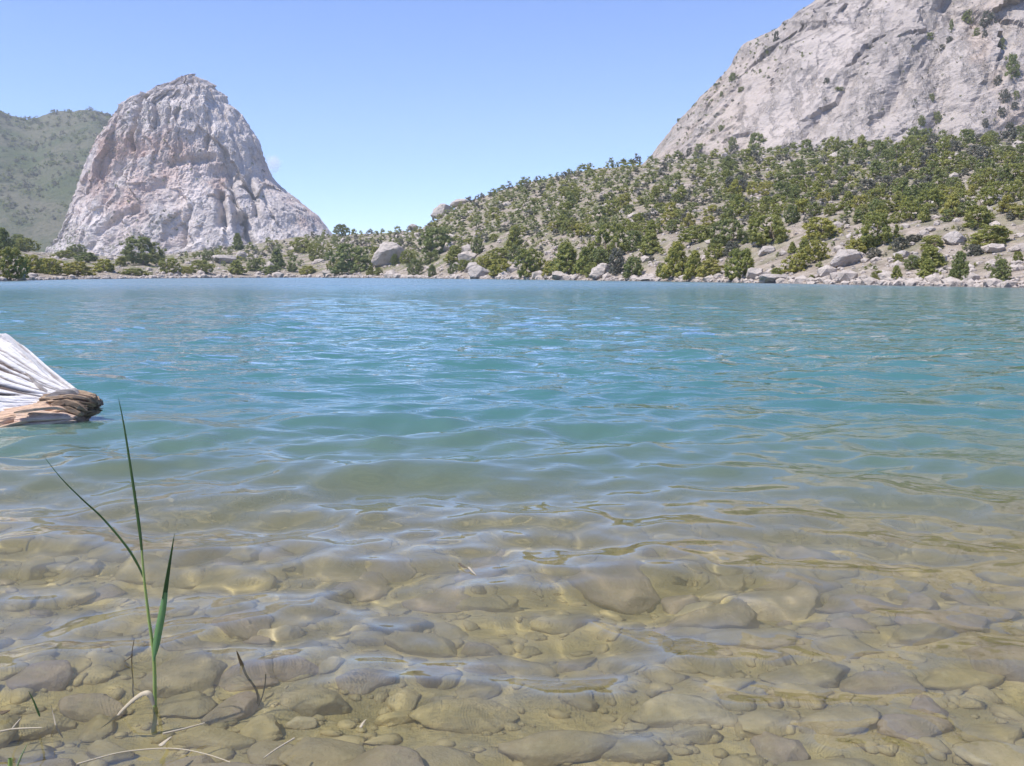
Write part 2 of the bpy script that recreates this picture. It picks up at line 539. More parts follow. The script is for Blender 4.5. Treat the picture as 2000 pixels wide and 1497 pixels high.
def build_massif(name, mat, left, right, Yc, depth_fn, nz, na, rng_seed, amp, seed_n, clefts, attr_fn, z_bot, crag, grain):
    rng = np.random.default_rng(rng_seed)
    lpx, lpy = np.array(left, float).T
    rpx, rpy = np.array(right, float).T
    zl = CAM_H + pix_dir(1000.0, lpy)[1] * Yc
    zr = CAM_H + pix_dir(1000.0, rpy)[1] * Yc
    xl = pix_dir(lpx, lpy)[0] * Yc
    xr = pix_dir(rpx, rpy)[0] * Yc
    ztop = min(zl.max(), zr.max())
    tz = np.linspace(0, 1, nz)
    zlev = z_bot + (ztop - z_bot) * (1 - (1 - tz) ** 1.15)
    o = np.argsort(zl); XL = np.interp(zlev, zl[o], xl[o])
    o = np.argsort(zr); XR = np.interp(zlev, zr[o], xr[o])
    cx = (XL + XR) / 2; a = np.maximum((XR - XL) / 2, 0.3)
    b = depth_fn(zlev, a)
    nf = int(na * 0.78)
    th = np.concatenate([np.linspace(math.pi * 0.97, math.pi * 2.03, nf, endpoint=False), np.linspace(math.pi * 2.03, math.pi * 2.97, na - nf, endpoint=False)])
    c, s = np.cos(th), np.sin(th)
    ex = 0.85
    cx_ = np.sign(c) * np.abs(c) ** ex; sy_ = np.sign(s) * np.abs(s) ** ex
    X = cx[:, None] + a[:, None] * cx_[None]
    Y = Yc + b[:, None] * sy_[None]
    Z = np.repeat(zlev[:, None], na, 1)
    P = np.stack([X, Y, Z], -1).reshape(-1, 3)
    size = (ztop - z_bot)
    seeds = np.stack([rng.uniform(X.min(), X.max(), seed_n), rng.uniform(Y.min(), Yc + 5, seed_n), rng.uniform(z_bot, ztop, seed_n)], -1)
    warp = np.stack([fbm(P[:, 0] / size * 6 + k * 9, P[:, 1] / size * 6, P[:, 2] / size * 6, 4) for k in range(3)], -1) * size * 0.06
    f1, o1 = facets((P + warp) * np.array([1, 1, .75]), seeds * np.array([1, 1, .75]), rng, 0.32)
    fr_i = np.nonzero(np.tile(s, nz) < 0.15)[0]
    seeds2 = P[rng.choice(fr_i, seed_n * 9, replace=False)]
    G = grain(P); Gw = G + warp * .25
    f2, o2 = facets(Gw, grain(seeds2), rng, 0.55)
    k = size / 160.0
    ca, sa = math.cos(0.6), math.sin(0.6)
    q = P / size
    g_ = G / size
    dip = fbm(g_[:, 0] * 13, g_[:, 1] * 10, g_[:, 2] * 13, 6, 0.58, ridged=True)
    big = fbm(q[:, 0] * 4, q[:, 1] * 4, q[:, 2] * 3, 4)
    fine_ = fbm(g_[:, 0] * 46, g_[:, 1] * 30, g_[:, 2] * 46, 4, 0.65, ridged=True)
    d = amp * (np.clip(f1, -9 * k, 9 * k) * 0.8 + o1 * 1.2 * k + big * 6 * k)
    d = d - d.mean()
    dh = amp * (np.clip(f2, -2.5 * k, 2.5 * k) * 1.0 + o2 * 0.35 * k + (dip - .2) * 3.6 * k + (fine_ - .2) * 2.6 * k) * crag
    dh = dh * (0.15 + 0.85 * smoothstep(ztop, ztop - 0.045 * size, P[:, 2]))
    d = d + dh
    front = smoothstep(-0.05, -0.6, (P[:, 1] - Yc) / np.repeat(b, na))
    for pts, wd, dp in clefts:
        u_, s_ = pix_dir(np.array([p[0] for p in pts], float), np.array([p[1] for p in pts], float))
        Yf = Yc - 0.5 * float(b.max())
        wpts = list(zip(u_ * Yf, CAM_H + s_ * Yf))
        sx = P[:, 0] * Yf / P[:, 1]; sz = CAM_H + (P[:, 2] - CAM_H) * Yf / P[:, 1]
        ld = line_dist(sx + warp[:, 0] * .25, sz + warp[:, 1] * .25, wpts)
        d = d - dp * front * np.exp(-(ld / wd) ** 2)
    nx = np.tile(c, nz) * 0.55 + 0; ny = np.tile(s, nz)
    edge = 1 - 0.75 * np.abs(np.tile(c, nz)) ** 3
    tp = smoothstep(ztop, ztop - 0.10 * size, P[:, 2]) * 0.8 + 0.2
    P[:, 0] += nx * ((d - dh) * edge * tp + dh * 1.2); P[:, 1] += ny * ((d - dh) * tp + dh)
    P[:, 2] += 0.15 * d * front * tp + dh * .25 * smoothstep(0, .1, (P[:, 2] - z_bot) / size)
    # hold the outline of the mountain to its surveyed edges while keeping the local raggedness
    G3 = P.reshape(nz, na, 3)
    def table(tx, ty):
        sy = pix_dir(1000.0, ty)[1]; ux = pix_dir(tx, ty)[0]
        oo = np.argsort(sy)
        return sy[oo], ux[oo]
    sL, tL = table(lpx, lpy); sR, tR = table(rpx, rpy)
    nb = 150
    sb = np.linspace(sL[0], min(sL[-1], sR[-1]), nb + 1)
    mid = (sb[1:] + sb[:-1]) / 2
    for it in range(3):
        U = (G3[..., 0] / G3[..., 1]).ravel(); S = ((G3[..., 2] - CAM_H) / G3[..., 1]).ravel()
        bi = np.clip(np.digitize(S, sb) - 1, 0, nb - 1)
        uL = np.full(nb, 9.0); uR = np.full(nb, -9.0)
        np.minimum.at(uL, bi, U); np.maximum.at(uR, bi, U)
        ok = uL < 8
        uL = np.interp(mid, mid[ok], uL[ok]); uR = np.interp(mid, mid[ok], uR[ok])
        sm = lambda v: np.convolve(np.pad(v, 3, mode='edge'), np.ones(7) / 7, mode='valid')
        dL = sm(np.interp(mid, sL, tL) - uL); dR = sm(np.interp(mid, sR, tR) - uR)
        uLs, uRs = np.interp(S, mid, uL), np.interp(S, mid, uR)
        f_ = np.clip((U - uLs) / np.maximum(uRs - uLs, 1e-5), 0, 1)
        Un = U + np.interp(S, mid, dL) * (1 - f_) + np.interp(S, mid, dR) * f_
        G3[..., 0] = Un.reshape(nz, na) * G3[..., 1]
    G3[..., 2] = np.minimum(G3[..., 2], CAM_H + (min(sL[-1], sR[-1]) - 4.0 / F) * G3[..., 1] + 0.4 * k * np.sin(G3[..., 0] * 1.7))
    P = G3.reshape(-1, 3)
    top = np.array([[float(G3[-1, :, 0].mean()), float(G3[-1, :, 1].mean()), float(G3[-1, :, 2].mean()) + 0.1 * k]])
    V = np.concatenate([P, top])
    F4 = grid_faces(nz, na, True)
    base = (nz - 1) * na
    cap = np.array([[base + j, base + (j + 1) % na, nz * na, nz * na] for j in range(na)])
    at_ = attr_fn(V)
    me = mesh_np(name, V, np.concatenate([F4]), mat, smooth=False, attrs={k2: v for k2, v in at_.items()})
    o_ = link(name, me)
    bm = bmesh.new(); bm.from_mesh(me)
    bm.verts.ensure_lookup_table()
    tv = bm.verts[nz * na]
    for j in range(na):
        try:
            fc = bm.faces.new((bm.verts[base + j], bm.verts[base + (j + 1) % na], tv)); fc.smooth = True
        except Exception:
            pass
    bm.to_mesh(me); bm.free()
    return o_


def radial_grain(ax, az):
    """beds and runnels fan out downwards from a point above the summit"""
    def g(P):
        dx = P[:, 0] - ax; dz = az - P[:, 2]
        r = np.hypot(dx, dz)
        return np.stack([np.arctan2(dx, dz) * 150, P[:, 1] * .8, r * 0.42], -1)
    return g


def straight_grain(dx, dz):
    l = math.hypot(dx, dz); dx, dz = dx / l, dz / l
    def g(P):
        return np.stack([(P[:, 0] * dz - P[:, 2] * dx) * 1.2, P[:, 1] * .7, (P[:, 0] * dx + P[:, 2] * dz) * 0.32], -1)
    return g


def proj(V):
    """photo pixel of world points (for colour zones of the rock itself)"""
    y = V[:, 1]; z = V[:, 2] - CAM_H
    cd = y * math.cos(PITCH) - z * math.sin(PITCH)
    up = y * math.sin(PITCH) + z * math.cos(PITCH)
    return W / 2 + F * V[:, 0] / cd, H / 2 - F * up / cd


def blob(px, py, cx, cy, rx, ry, ang=0):
    a = math.radians(ang)
    dx, dy = px - cx, py - cy
    x = (dx * math.cos(a) + dy * math.sin(a)) / rx; y = (-dx * math.sin(a) + dy * math.cos(a)) / ry
    return np.exp(-(x * x + y * y) ** 1.5)


def peak_attrs(V):
    px, py = proj(V)
    px = px + fbm(V[:, 0] / 18, V[:, 1] / 18, V[:, 2] / 18, 3) * 30
    warm = blob(px, py, 300, 330, 110, 45, 20) + blob(px, py, 330, 290, 90, 40, 10) + .9 * blob(px, py, 230, 400, 80, 60, -40) + .7 * blob(px, py, 190, 330, 30, 110, 15) \
        + .8 * blob(px, py, 600, 410, 40, 40, 30) + .7 * blob(px, py, 425, 345, 14, 60, -8) + .5 * blob(px, py, 520, 330, 18, 50, -20) + .5 * blob(px, py, 350, 440, 20, 60, 20)
    pale = blob(px, py, 375, 360, 35, 50, -35) + .8 * blob(px, py, 170, 420, 40, 45) + .6 * blob(px, py, 420, 240, 50, 60, 30) + .6 * blob(px, py, 385, 440, 40, 50)
    veg = .9 * blob(px, py, 120, 470, 50, 40) + .4 * blob(px, py, 240, 270, 30, 80) + .5 * blob(px, py, 250, 470, 90, 20, -25)
    return {'warm': np.clip(warm, 0, 1), 'pale': np.clip(pale, 0, 1), 'veg': np.clip(veg + 0.08, 0, 1)}


M_PEAK = mat_rock('peak_limestone', (0.575, 0.52, 0.495), (0.46, 0.412, 0.40), (0.49, 0.35, 0.30), 34, 0.62, 0.6, veg=(0.10, 0.12, 0.055))
PL = [(60, 520), (84, 492), (106, 470), (119, 450), (133, 410), (147, 373), (156, 345), (164, 324), (176, 295), (189, 268), (210, 240), (226, 215), (241, 194), (259, 189), (265, 184), (280, 178), (297, 172), (308, 167), (322, 160), (338, 157), (350, 151), (361, 147), (368, 141)]
PR = [(700, 520), (660, 470), (633, 436), (623, 422), (595, 401), (578, 386), (560, 373), (545, 360), (532, 345), (522, 322), (514, 300), (507, 275), (498, 262), (490, 250), (479, 232), (469, 219), (458, 210), (447, 202), (443, 186), (438, 181), (424, 178), (421, 163), (414, 159), (396, 157), (388, 150), (381, 141)]
CL = [([(262, 188), (250, 215), (243, 250), (240, 285)], 2.4, 16), ([(470, 430), (482, 500)], 4, 16), ([(432, 380), (431, 440)], 3.5, 14), ([(492, 350), (505, 395), (500, 420)], 3, 10), ([(455, 390), (459, 450)], 2.6, 10),
      ([(405, 235), (412, 260), (400, 290)], 2, 5), ([(432, 175), (442, 205)], 2, 5), ([(225, 300), (205, 370), (160, 440)], 3, 4), ([(330, 320), (410, 310)], 3, 5),
      ([(255, 410), (190, 445), (150, 490)], 3, 5), ([(365, 410), (345, 480)], 2.2, 4), ([(455, 260), (470, 300), (478, 340)], 2.2, 5), ([(440, 300), (455, 340), (458, 400)], 2.5, 5), ([(520, 380), (535, 430)], 2, 4)]
peak = build_massif('rock_peak', M_PEAK, PL, PR, 850.0, lambda z, a: 0.62 * a + 6, 260, 360, 11, 0.55, 60, CL, peak_attrs, -12.0, 1.05, radial_grain(-272.0, 260.0))
tag(peak, 'steep grey and pink limestone peak standing alone at the left', 'mountain', kind='structure')


def cliff_attrs(V):
    px, py = proj(V)
    px2 = px + fbm(V[:, 0] / 12, V[:, 1] / 12, V[:, 2] / 12, 3) * 40
    warm = 0.55 * smoothstep(1650, 1350, px2) + .9 * blob(px2, py, 1935, 20, 40, 30, 30) + .5 * blob(px2, py, 1400, 230, 60, 40, -45)
    sand = blob(px2, py, 1905, 70, 20, 60, -25) + blob(px2, py, 1975, 240, 25, 60, -20) + blob(px2, py, 1945, 140, 16, 60, -25)
    pale = blob(px2, py, 1640, 90, 50, 150, 32) + .7 * blob(px2, py, 1480, 240, 60, 60) + .5 * blob(px2, py, 1560, 200, 30, 130, 35) + .5 * blob(px2, py, 1860, 120, 18, 120, 10)
    return {'warm': np.clip(warm + sand, 0, 1), 'pale': np.clip(pale, 0, 1), 'veg': 0.1 + .35 * smoothstep(1500, 1350, px2)}


M_CLIFF = mat_rock('cliff_limestone', (0.415, 0.365, 0.332), (0.335, 0.297, 0.274), (0.43, 0.35, 0.295), 26, -0.75, 0.75, veg=(0.12, 0.13, 0.07), spk=0.35)
KL = [(1225, 345), (1250, 324), (1270, 305), (1292, 276), (1306, 258), (1320, 240), (1344, 216), (1366, 190), (1392, 166), (1412, 144), (1424, 132), (1434, 112), (1440, 100), (1456, 82), (1478, 72), (1500, 64), (1522, 50), (1544, 32), (1568, 16), (1592, 0), (1650, -40), (1720, -90), (1850, -160), (2000, -220), (2180, -260)]
KR = [(4300 - a_, b_) for a_, b_ in KL[:-1]] + [(2190, -260)]
CK = [([(1750, -10), (1700, 70), (1640, 150), (1560, 250)], 5, 3), ([(1940, 0), (1960, 30), (2000, 45)], 6, 10), ([(1500, 265), (1495, 300)], 5, 6), ([(1860, 160), (1830, 230)], 5, 4),
      ([(1560, 20), (1480, 110), (1420, 200)], 5, 3), ([(1900, 60), (1945, 140), (1985, 260)], 7, 6), ([(1720, 140), (1680, 210), (1650, 270)], 5, 4), ([(1600, 60), (1530, 170)], 5, 3), ([(1800, 20), (1760, 120)], 5, 3)]
cliff = build_massif('rock_cliff', M_CLIFF, KL, KR, 500.0, lambda z, a: np.interp(z, [20, 60, 120, 200, 230], [185, 160, 108, 50, 20]), 260, 440, 5, 0.42, 60, CK, cliff_attrs, 12.0, 0.95, straight_grain(-.62, -.78))
tag(cliff, 'huge pale grey limestone cliff leaning out of the frame at the right', 'cliff', kind='structure')

# ------------------------------------------------------------------ green hill far left
hp = np.array([-1200, -500, -200, 0, 20, 40, 75, 95, 110, 140, 165, 190, 215, 300, 400, 520, 620, 700, 900], float)
hy = np.array([120, 150, 185, 208, 212, 222, 234, 231, 226, 219, 220, 216, 221, 250, 310, 400, 460, 500, 525], float)


def hill_surface(u, t):
    Y = 950 + 560 * t
    px = u * F + W / 2
    e = pix_dir(1000.0, np.interp(px, hp, hy))[1]
    zr = CAM_H + e * 1510
    prof = np.where(t <= 1, np.clip(t, 0, 1) ** 0.9, 1 - (t - 1) * 0.8)
    x = u * Y
    z = -6 + (zr + 6) * prof
    g = fbm(x / 90 + 0.35 * z / 90, Y / 140, x * 0 + 1.7, 5, ridged=True) - 0.3
    z = z + g * 26 * np.clip(t, 0, 1) * np.clip(1.15 - t, 0.12, 1)
    z = z + fbm(x / 14, Y / 14, x * 0, 4) * 2.5 * np.clip(t, 0, 1)
    return x, Y, z


uu, tt = np.meshgrid(np.arange(-1.1, 0.0, 0.0026), np.linspace(0, 1.5, 160))
hx, hY, hz = hill_surface(uu, tt)


def mat_hill():
    t = NT('grassy_hill')
    P = t.pos()
    a = t.noise(P, 0.012, 6, 0.6, 0.4)
    b = t.noise(P, 0.12, 6, 0.65)
    c = t.mix(t.ramp(a, 0.38, 0.62), (0.085, 0.105, 0.055), (0.145, 0.14, 0.10))
    c = t.mix(t.math('MULTIPLY', t.ramp(b, 0.5, 0.65), 0.6), c, (0.055, 0.07, 0.038))
    return t.surface(c, 0.95, t.bump(t.math('MULTIPLY', b, 5.0)), 0.05)


hill = link('green_hill', mesh_np('green_hill', np.stack([hx, hY, hz], -1).reshape(-1, 3), grid_faces(*uu.shape), mat_hill()))
tag(hill, 'distant grey green grassy hill behind the rock peak at left', 'hill', kind='structure')

# ------------------------------------------------------------------ stones of the lake bed
def ico(sub):
    bm = bmesh.new(); bmesh.ops.create_icosphere(bm, subdivisions=sub, radius=1)
    v = np.array([x.co[:] for x in bm.verts]); f = np.array([[x.index for x in fc.verts] for fc in bm.faces])
    bm.free()
    return v, f


ICO1, ICO2, ICO3, ICO4, ICO5 = ico(1), ico(2), ico(3), ico(4), ico(5)


def rock_shape(seed, base, cuts=7, rough=0.12, flat=1.0, fine=0.03, hard=0.86):
    """rounded stone: a sphere clipped by random planes, then worn"""
    rng = np.random.default_rng(seed)
    v = base[0].copy()
    for _ in range(cuts):
        n = rng.normal(size=3); n /= np.linalg.norm(n)
        d = rng.uniform(0.55, 0.9)
        k = v @ n
        v -= np.clip(k - d, 0, None)[:, None] * n * hard
    o = rng.uniform(0, 50)
    v += v * (rough * fbm(v[:, 0] * 1.1 + o, v[:, 1] * 1.1, v[:, 2] * 1.1, 3))[:, None]
    v += v * (fine * fbm(v[:, 0] * 5 + o, v[:, 1] * 5, v[:, 2] * 5, 3))[:, None]
    v[:, 2] *= flat
    v -= (v.max(0) + v.min(0)) / 2
    v /= (v.max(0) - v.min(0)).max() / 2
    return v, base[1]


def mat_stone():
    t = NT('cobble')
    r = t.rnd()
    O = t.obj()
    P = t.pos()
    c = t.mix(t.ramp(r, 0.0, 0.5), (0.60, 0.46, 0.23), (0.45, 0.36, 0.21))
    c = t.mix(t.ramp(r, 0.55, 0.8), c, (0.44, 0.335, 0.265))
    c = t.mix(t.ramp(r, 0.88, 0.96), c, (0.66, 0.53, 0.33))
    c = t.mix(t.math('MULTIPLY', t.ramp(t.noise(P, 6, 5, 0.6), 0.45, 0.65), 0.45), c, (0.30, 0.245, 0.115))
    c = t.mix(t.math('MULTIPLY', t.ramp(t.noise(P, 45, 4, 0.7), 0.5, 0.72), 0.45), c, (0.56, 0.47, 0.31))
    h = t.math('MULTIPLY', t.noise(P, 60, 4, 0.65), 0.006)
    return t.surface(c, 0.85, t.bump(h), 0.15)


M_STONE = mat_stone()
stone_meshes = []
for k in range(12):
    v, f = rock_shape(100 + k, ICO4, cuts=14, rough=0.16, flat=random.uniform(0.45, 0.8), fine=0.05)
    stone_meshes.append(mesh_np('cobble', v, f, M_STONE))
for k in range(5):
    v, f = rock_shape(160 + k, ICO4, cuts=16, rough=0.07, flat=0.4, fine=0.03)
    stone_meshes.append(mesh_np('slab', v, f, M_STONE))


def bed_hit(px, py):
    """point of the bed seen through flat water at a photo pixel"""
    u, s = pix_dir(px, py); u = float(u); s = float(s)
    d = Vector((u, 1, s)).normalized()
    t0 = -CAM_H / d.z
    p = Vector((0, 0, CAM_H)) + d * t0
    n = 1 / 1.33
    hv = Vector((d.x, d.y, 0)) * n
    r = Vector((hv.x, hv.y, -math.sqrt(max(1e-6, 1 - hv.length_squared))))
    for _ in range(30):
        z = float(near_bed(np.array([p.x]), np.array([p.y]))[0])
        if p.z <= z: break
        p = p + r * max(0.004, (p.z - z) * 0.5)
    return p


placed = []
# larger stones read off the photo: centre pixel, width in pixels, depth/width, height/width, turn
BIG = [(900, 1405, 190, .55, .35, 10), (1010, 1300, 140, .6, .3, 30), (930, 1265, 70, .6, .5, 60), (1250, 1290, 150, .6, .4, -20), (1480, 1245, 180, .7, .45, 0), (1690, 1185, 170, .5, .4, 10),
       (1640, 1235, 70, .6, .5, 0), (1800, 1245, 150, .35, .5, -25), (1580, 1320, 170, .55, .35, -10), (1340, 1400, 190, .6, .4, 15), (1090, 1460, 230, .5, .35, -8), (760, 1225, 120, .7, .6, 5),
       (820, 1260, 150, .5, .35, 25), (570, 1320, 90, .7, .5, 15), (620, 1375, 110, .6, .5, 20), (720, 1345, 100, .6, .4, 0), (500, 1330, 100, .8, .5, 40), (775, 1395, 70, .6, .5, -10),
       (1180, 1330, 120, .6, .3, -25), (1420, 1340, 120, .5, .4, -15), (1720, 1340, 150, .6, .4, 5), (1870, 1330, 170, .5, .35, -20), (1500, 1420, 150, .4, .3, -30), (1650, 1420, 180, .5, .35, -20),
       (1230, 1470, 150, .5, .4, 10), (640, 1480, 180, .6, .35, 15), (860, 1490, 160, .6, .3, 0), (380, 1270, 110, .5, .3, 5), (200, 1300, 90, .6, .4, 20), (120, 1255, 130, .4, .3, 5), (60, 1280, 90, .6, .4, 0),
       (180, 1375, 120, .7, .45, 20), (80, 1410, 110, .7, .5, -30), (50, 1470, 120, .6, .5, 10), (210, 1465, 110, .5, .6, 35), (420, 1440, 150, .5, .35, 8), (270, 1230, 110, .5, .3, -5),
       (540, 1240, 90, .6, .4, 10), (1100, 1215, 110, .5, .5, -20), (1360, 1230, 110, .6, .4, 20), (1920, 1200, 130, .5, .4, 0), (1560, 1140, 130, .45, .4, 10), (600, 985, 130, .5, .5, -8), (1980, 1270, 120, .6, .6, 10),
       (1780, 1430, 170, .5, .35, -15), (1930, 1440, 150, .6, .4, -10), (960, 1180, 110, .6, .5, 10), (660, 1190, 110, .6, .4, 0), (330, 1150, 110, .5, .35, -10), (120, 1160, 130, .5, .3, 8)]
srng = random.Random(5)


def put_stone(x, y, w, dep_r, hr, turn, sink=0.35):
    z = float(near_bed(np.array([x]), np.array([y]))[0])
    me = srng.choice(stone_meshes)
    o = link('stone', me, bed)
    o.cycles.is_caustics_receiver = True
    h = w * hr
    o.location = (x, y, min(z + h * (0.5 - sink), -0.018 - h * .55))
    o.rotation_euler = (srng.uniform(-.14, .14), srng.uniform(-.14, .14), math.radians(turn) + srng.choice([0, math.pi]))
    zspan = 2 * max(abs(v.co.z) for v in me.vertices[:])
    o.scale = (w / 2, w / 2 * max(dep_r, .55), h / zspan)
    placed.append((x, y, w * (1 + dep_r) / 4))


for px, py, wpx, dr, hr, turn in BIG:
    p = bed_hit(px, py)
    put_stone(p.x, p.y, wpx * p.y / F * 1.25, dr, hr, -turn)
# fill between them, leaving the foot of the reed free
placed.append((-0.66, 1.80, 0.10))
tries = 0
while len(placed) < 301 and tries < 20000:
    tries += 1
    y = 1.2 + 2.5 * srng.random() ** 1.2
    x = srng.uniform(-0.56, 0.56) * y
    w = srng.choice([.07, .09, .10, .12, .14, .16, .19, .22]) * (0.85 + 0.12 * y)
    ok = all((x - a) ** 2 + (y - b) ** 2 > ((r + w * .42) * 0.70) ** 2 for a, b, r in placed)
    if ok:
        put_stone(x, y, w, srng.uniform(.55, .95), srng.uniform(.35, .6), srng.uniform(0, 360))


def merge(parts):
    V, Fs, off = [], [], 0
    for v, f in parts:
        V.append(v); Fs.append(f + off); off += len(v)
    return np.concatenate(V), np.concatenate(Fs)


def scatter_rocks(pts, sizes, base, seed, nshape=8, flat=.6):
    rng = np.random.default_rng(seed)
    shp = [rock_shape(seed + 31 * k, base, 8, .15, flat, .04) for k in range(nshape)]
    out = []
    for p, s in zip(pts, sizes):
        v, f = shp[rng.integers(nshape)]
        a = rng.uniform(0, 6.28); c, sn = math.cos(a), math.sin(a)
        vv = v * np.array([s, s * rng.uniform(.6, 1), s * rng.uniform(.6, 1.1)]) / 2
        vv = np.stack([vv[:, 0] * c - vv[:, 1] * sn, vv[:, 0] * sn + vv[:, 1] * c, vv[:, 2]], -1) + p
        out.append((vv, f))
    return merge(out)


n = 480
gy = 1.1 + 3.2 * RNG.random(n) ** 1.2; gx = RNG.uniform(-.7, .7, n) * gy
gs = RNG.uniform(.03, .085, n) * (0.8 + .12 * gy)
gv, gf = scatter_rocks(np.stack([gx, gy, near_bed(gx, gy) + gs * .04], -1), gs, ICO2, 600, 12, .6)
pebbles = link('small_stones', mesh_np('small_stones', gv, gf, M_STONE), bed)
pebbles['kind'] = 'stuff'
pebbles.cycles.is_caustics_receiver = True
n = 3600
gy = 1.05 + 4.2 * RNG.random(n) ** 1.3; gx = RNG.uniform(-.68, .68, n) * gy
gz = near_bed(gx, gy)
gs = RNG.choice([.015, .02, .025, .03, .04], n) * (0.8 + .15 * gy)
gv, gf = scatter_rocks(np.stack([gx, gy, gz + gs * .1], -1), gs, ICO1, 400)
gravel = link('gravel', mesh_np('gravel', gv, gf, M_STONE), bed)
gravel['kind'] = 'stuff'
gravel.cycles.is_caustics_receiver = True

# ------------------------------------------------------------------ boulders and loose stones on the far shore
def mat_boulder():
    t = NT('pale_boulder')
    P = t.pos(); r = t.rnd()
    c = t.mix(t.ramp(r, 0, 1), (0.50, 0.435, 0.38), (0.43, 0.385, 0.35))
    a = t.noise(P, 0.9, 6, 0.65, .4)
    c = t.mix(t.math('MULTIPLY', t.ramp(a, 0.45, 0.65), 0.6), c, (0.31, 0.27, 0.235))
    c = t.mix(t.math('MULTIPLY', t.ramp(t.noise(P, 4, 5, .7), 0.52, 0.7), 0.5), c, (0.22, 0.20, 0.165))
    h = t.math('ADD', t.math('MULTIPLY', a, .3), t.math('MULTIPLY', t.noise(P, 6, 5), .06))
    return t.surface(c, 0.92, t.bump(h), 0.08)


M_BOULDER = mat_boulder()
boulder_meshes = []
for k in range(9):
    v, f = rock_shape(700 + k * 3, ICO5, cuts=15, rough=.16, flat=.8, fine=.11, hard=.97)
    boulder_meshes.append(mesh_np('boulder', v, f, M_BOULDER))
BOULDERS = [
    (757, 519, 66, 46, 0, 'big pale boulder with a steep flat face left of the pointed shrubs'),
    (912, 511, 38, 20, 1, 'rounded pale boulder half hidden by shrubs right of the big flat-faced one'),
    (936, 544, 46, 26, 2, 'largest pinkish boulder right at the waterline in the middle of the shore'),
    (922, 530, 32, 18, 3, 'small pale boulder just above the largest waterline boulder'),
    (1097, 547, 40, 17, 4, 'low rounded boulder at the waterline below the dense juniper thicket'),
    (1175, 543, 48, 28, 5, 'pale sloping boulder on the shore between two juniper clumps'),
    (1125, 547, 18, 11, 6, 'small pointed rock at the waterline beside the low rounded boulder'),
    (1270, 549, 56, 9, 7, 'long flat white slab lying at the waterline'),
    (1520, 553, 68, 17, 8, 'wide flat slab with a dark underside at the right waterline'),
    (1655, 521, 62, 34, 0, 'big smooth pale boulder alone on the bare right bank'),
    (1500, 497, 34, 17, 3, 'light boulder on the open bench behind the right shore shrubs'),
    (1400, 478, 44, 12, 7, 'flat white rock ledge above the right shore thicket'),
    (1870, 478, 46, 26, 2, 'pale pyramid-shaped boulder high on the right bank'),
    (1950, 494, 38, 18, 4, 'dark grey rounded boulder near the right edge of the picture'),
    (1762, 505, 34, 15, 5, 'long pale boulder beside a grey shrub on the right bank'),
    (34, 550, 30, 28, 1, 'pinkish boulder at the waterline beside the leftmost junipers'),
    (436, 514, 48, 16, 8, 'flat topped pale boulder on the bank below the rock peak'),
    (470, 507, 24, 16, 6, 'round pale boulder right of the flat topped one below the peak'),
    (527, 524, 18, 13, 2, 'small white boulder above the shrubs right of the peak'),
    (876, 488, 24, 17, 3, 'round boulder on the slope above the rounded half hidden one'),
    (862, 416, 44, 26, 5, 'pink rock outcrop poking through the skyline at the foot of the slope'),
    (898, 394, 40, 14, 0, 'bare pale rock slab on the skyline just above the pink outcrop'),
    (806, 443, 22, 14, 6, 'small pale rock on the skyline at the low saddle'),
    (645, 540, 34, 11, 8, 'low pale rock at the waterline left of the big dark juniper'),
    (1960, 545, 40, 14, 7, 'pale sloping rock on the shore at the far right'),
    (1478, 545, 36, 22, 4, 'grey rock among shrub stems left of the flat dark slab'),
    (1790, 520, 26, 22, 1, 'upright grey boulder behind the cone-shaped junipers at right'),
]
for px, py, wp, hp_, k, lab in BOULDERS:
    p = land_hit(px, py)
    w = wp * p.y / F; h = hp_ * p.y / F
    me = boulder_meshes[k]
    co = np.array([v.co[:] for v in me.vertices]); sz = co.max(0) - co.min(0)
    o = link('boulder', me, None, (p.x, p.y + w * .25, max(p.z, .05) + h * 0.36), (0, 0, 0), (w / sz[0], w * .8 / sz[1], h * 1.3 / sz[2]))
    tag(o, lab, 'boulder', 'boulders on the far shore')

rr = np.random.default_rng(77)
pts, sizes = [], []
n = 10500
pxs = rr.uniform(-300, 2300, n); uu_ = (pxs - W / 2) / F
Y0v = np.interp(uu_, _ug, _Y0); Y1v = np.interp(uu_, _ug, _Y1)
tt_ = rr.random(n) ** 1.9
Yv = Y0v + 0.2 + (Y1v - Y0v) * tt_
edge = rr.random(n) < 0.16
Yv = np.where(edge, Y0v + rr.uniform(-.3, 2.2, n), Yv)
xv = uu_ * Yv
zv = ground(xv, Yv)
sv = np.exp(rr.normal(math.log(0.36), 0.62, n)).clip(.12, 2.2) * (0.7 + Yv / 260)
cl = fbm(xv / 12, Yv / 12, xv * 0 + 3.3, 3)
keep = (zv > -0.15) & ((cl > -0.15) | edge)
rv, rf = scatter_rocks(np.stack([xv, Yv, zv + sv * .08], -1)[keep], sv[keep], ICO1, 900, 10, .7)
loose = link('loose_stones', mesh_np('loose_stones', rv, rf, M_BOULDER, smooth=False))
tag(loose, 'pale loose stones strewn over the far bank', 'stones', kind='stuff')

# ------------------------------------------------------------------ junipers
def leaf_mat(name, a, b, c3):
    t = NT(name)
    r = t.rnd()
    P = t.pos()
    c = t.mix(r, a, b)
    c = t.mix(t.math('MULTIPLY', t.ramp(t.noise(P, 1.3, 3, .6), .42, .66), .75), c, c3)
    d = t.n('ShaderNodeBsdfDiffuse'); t.put(d.inputs['Color'], c)
    tr = t.n('ShaderNodeBsdfTranslucent'); t.put(tr.inputs['Color'], c)
    mx = t.n('ShaderNodeMixShader'); t.put(mx.inputs[0], 0.36); t.put(mx.inputs[1], d.outputs[0]); t.put(mx.inputs[2], tr.outputs[0])
    t.t.links.new(mx.outputs[0], t.out.inputs['Surface'])
    return t.m


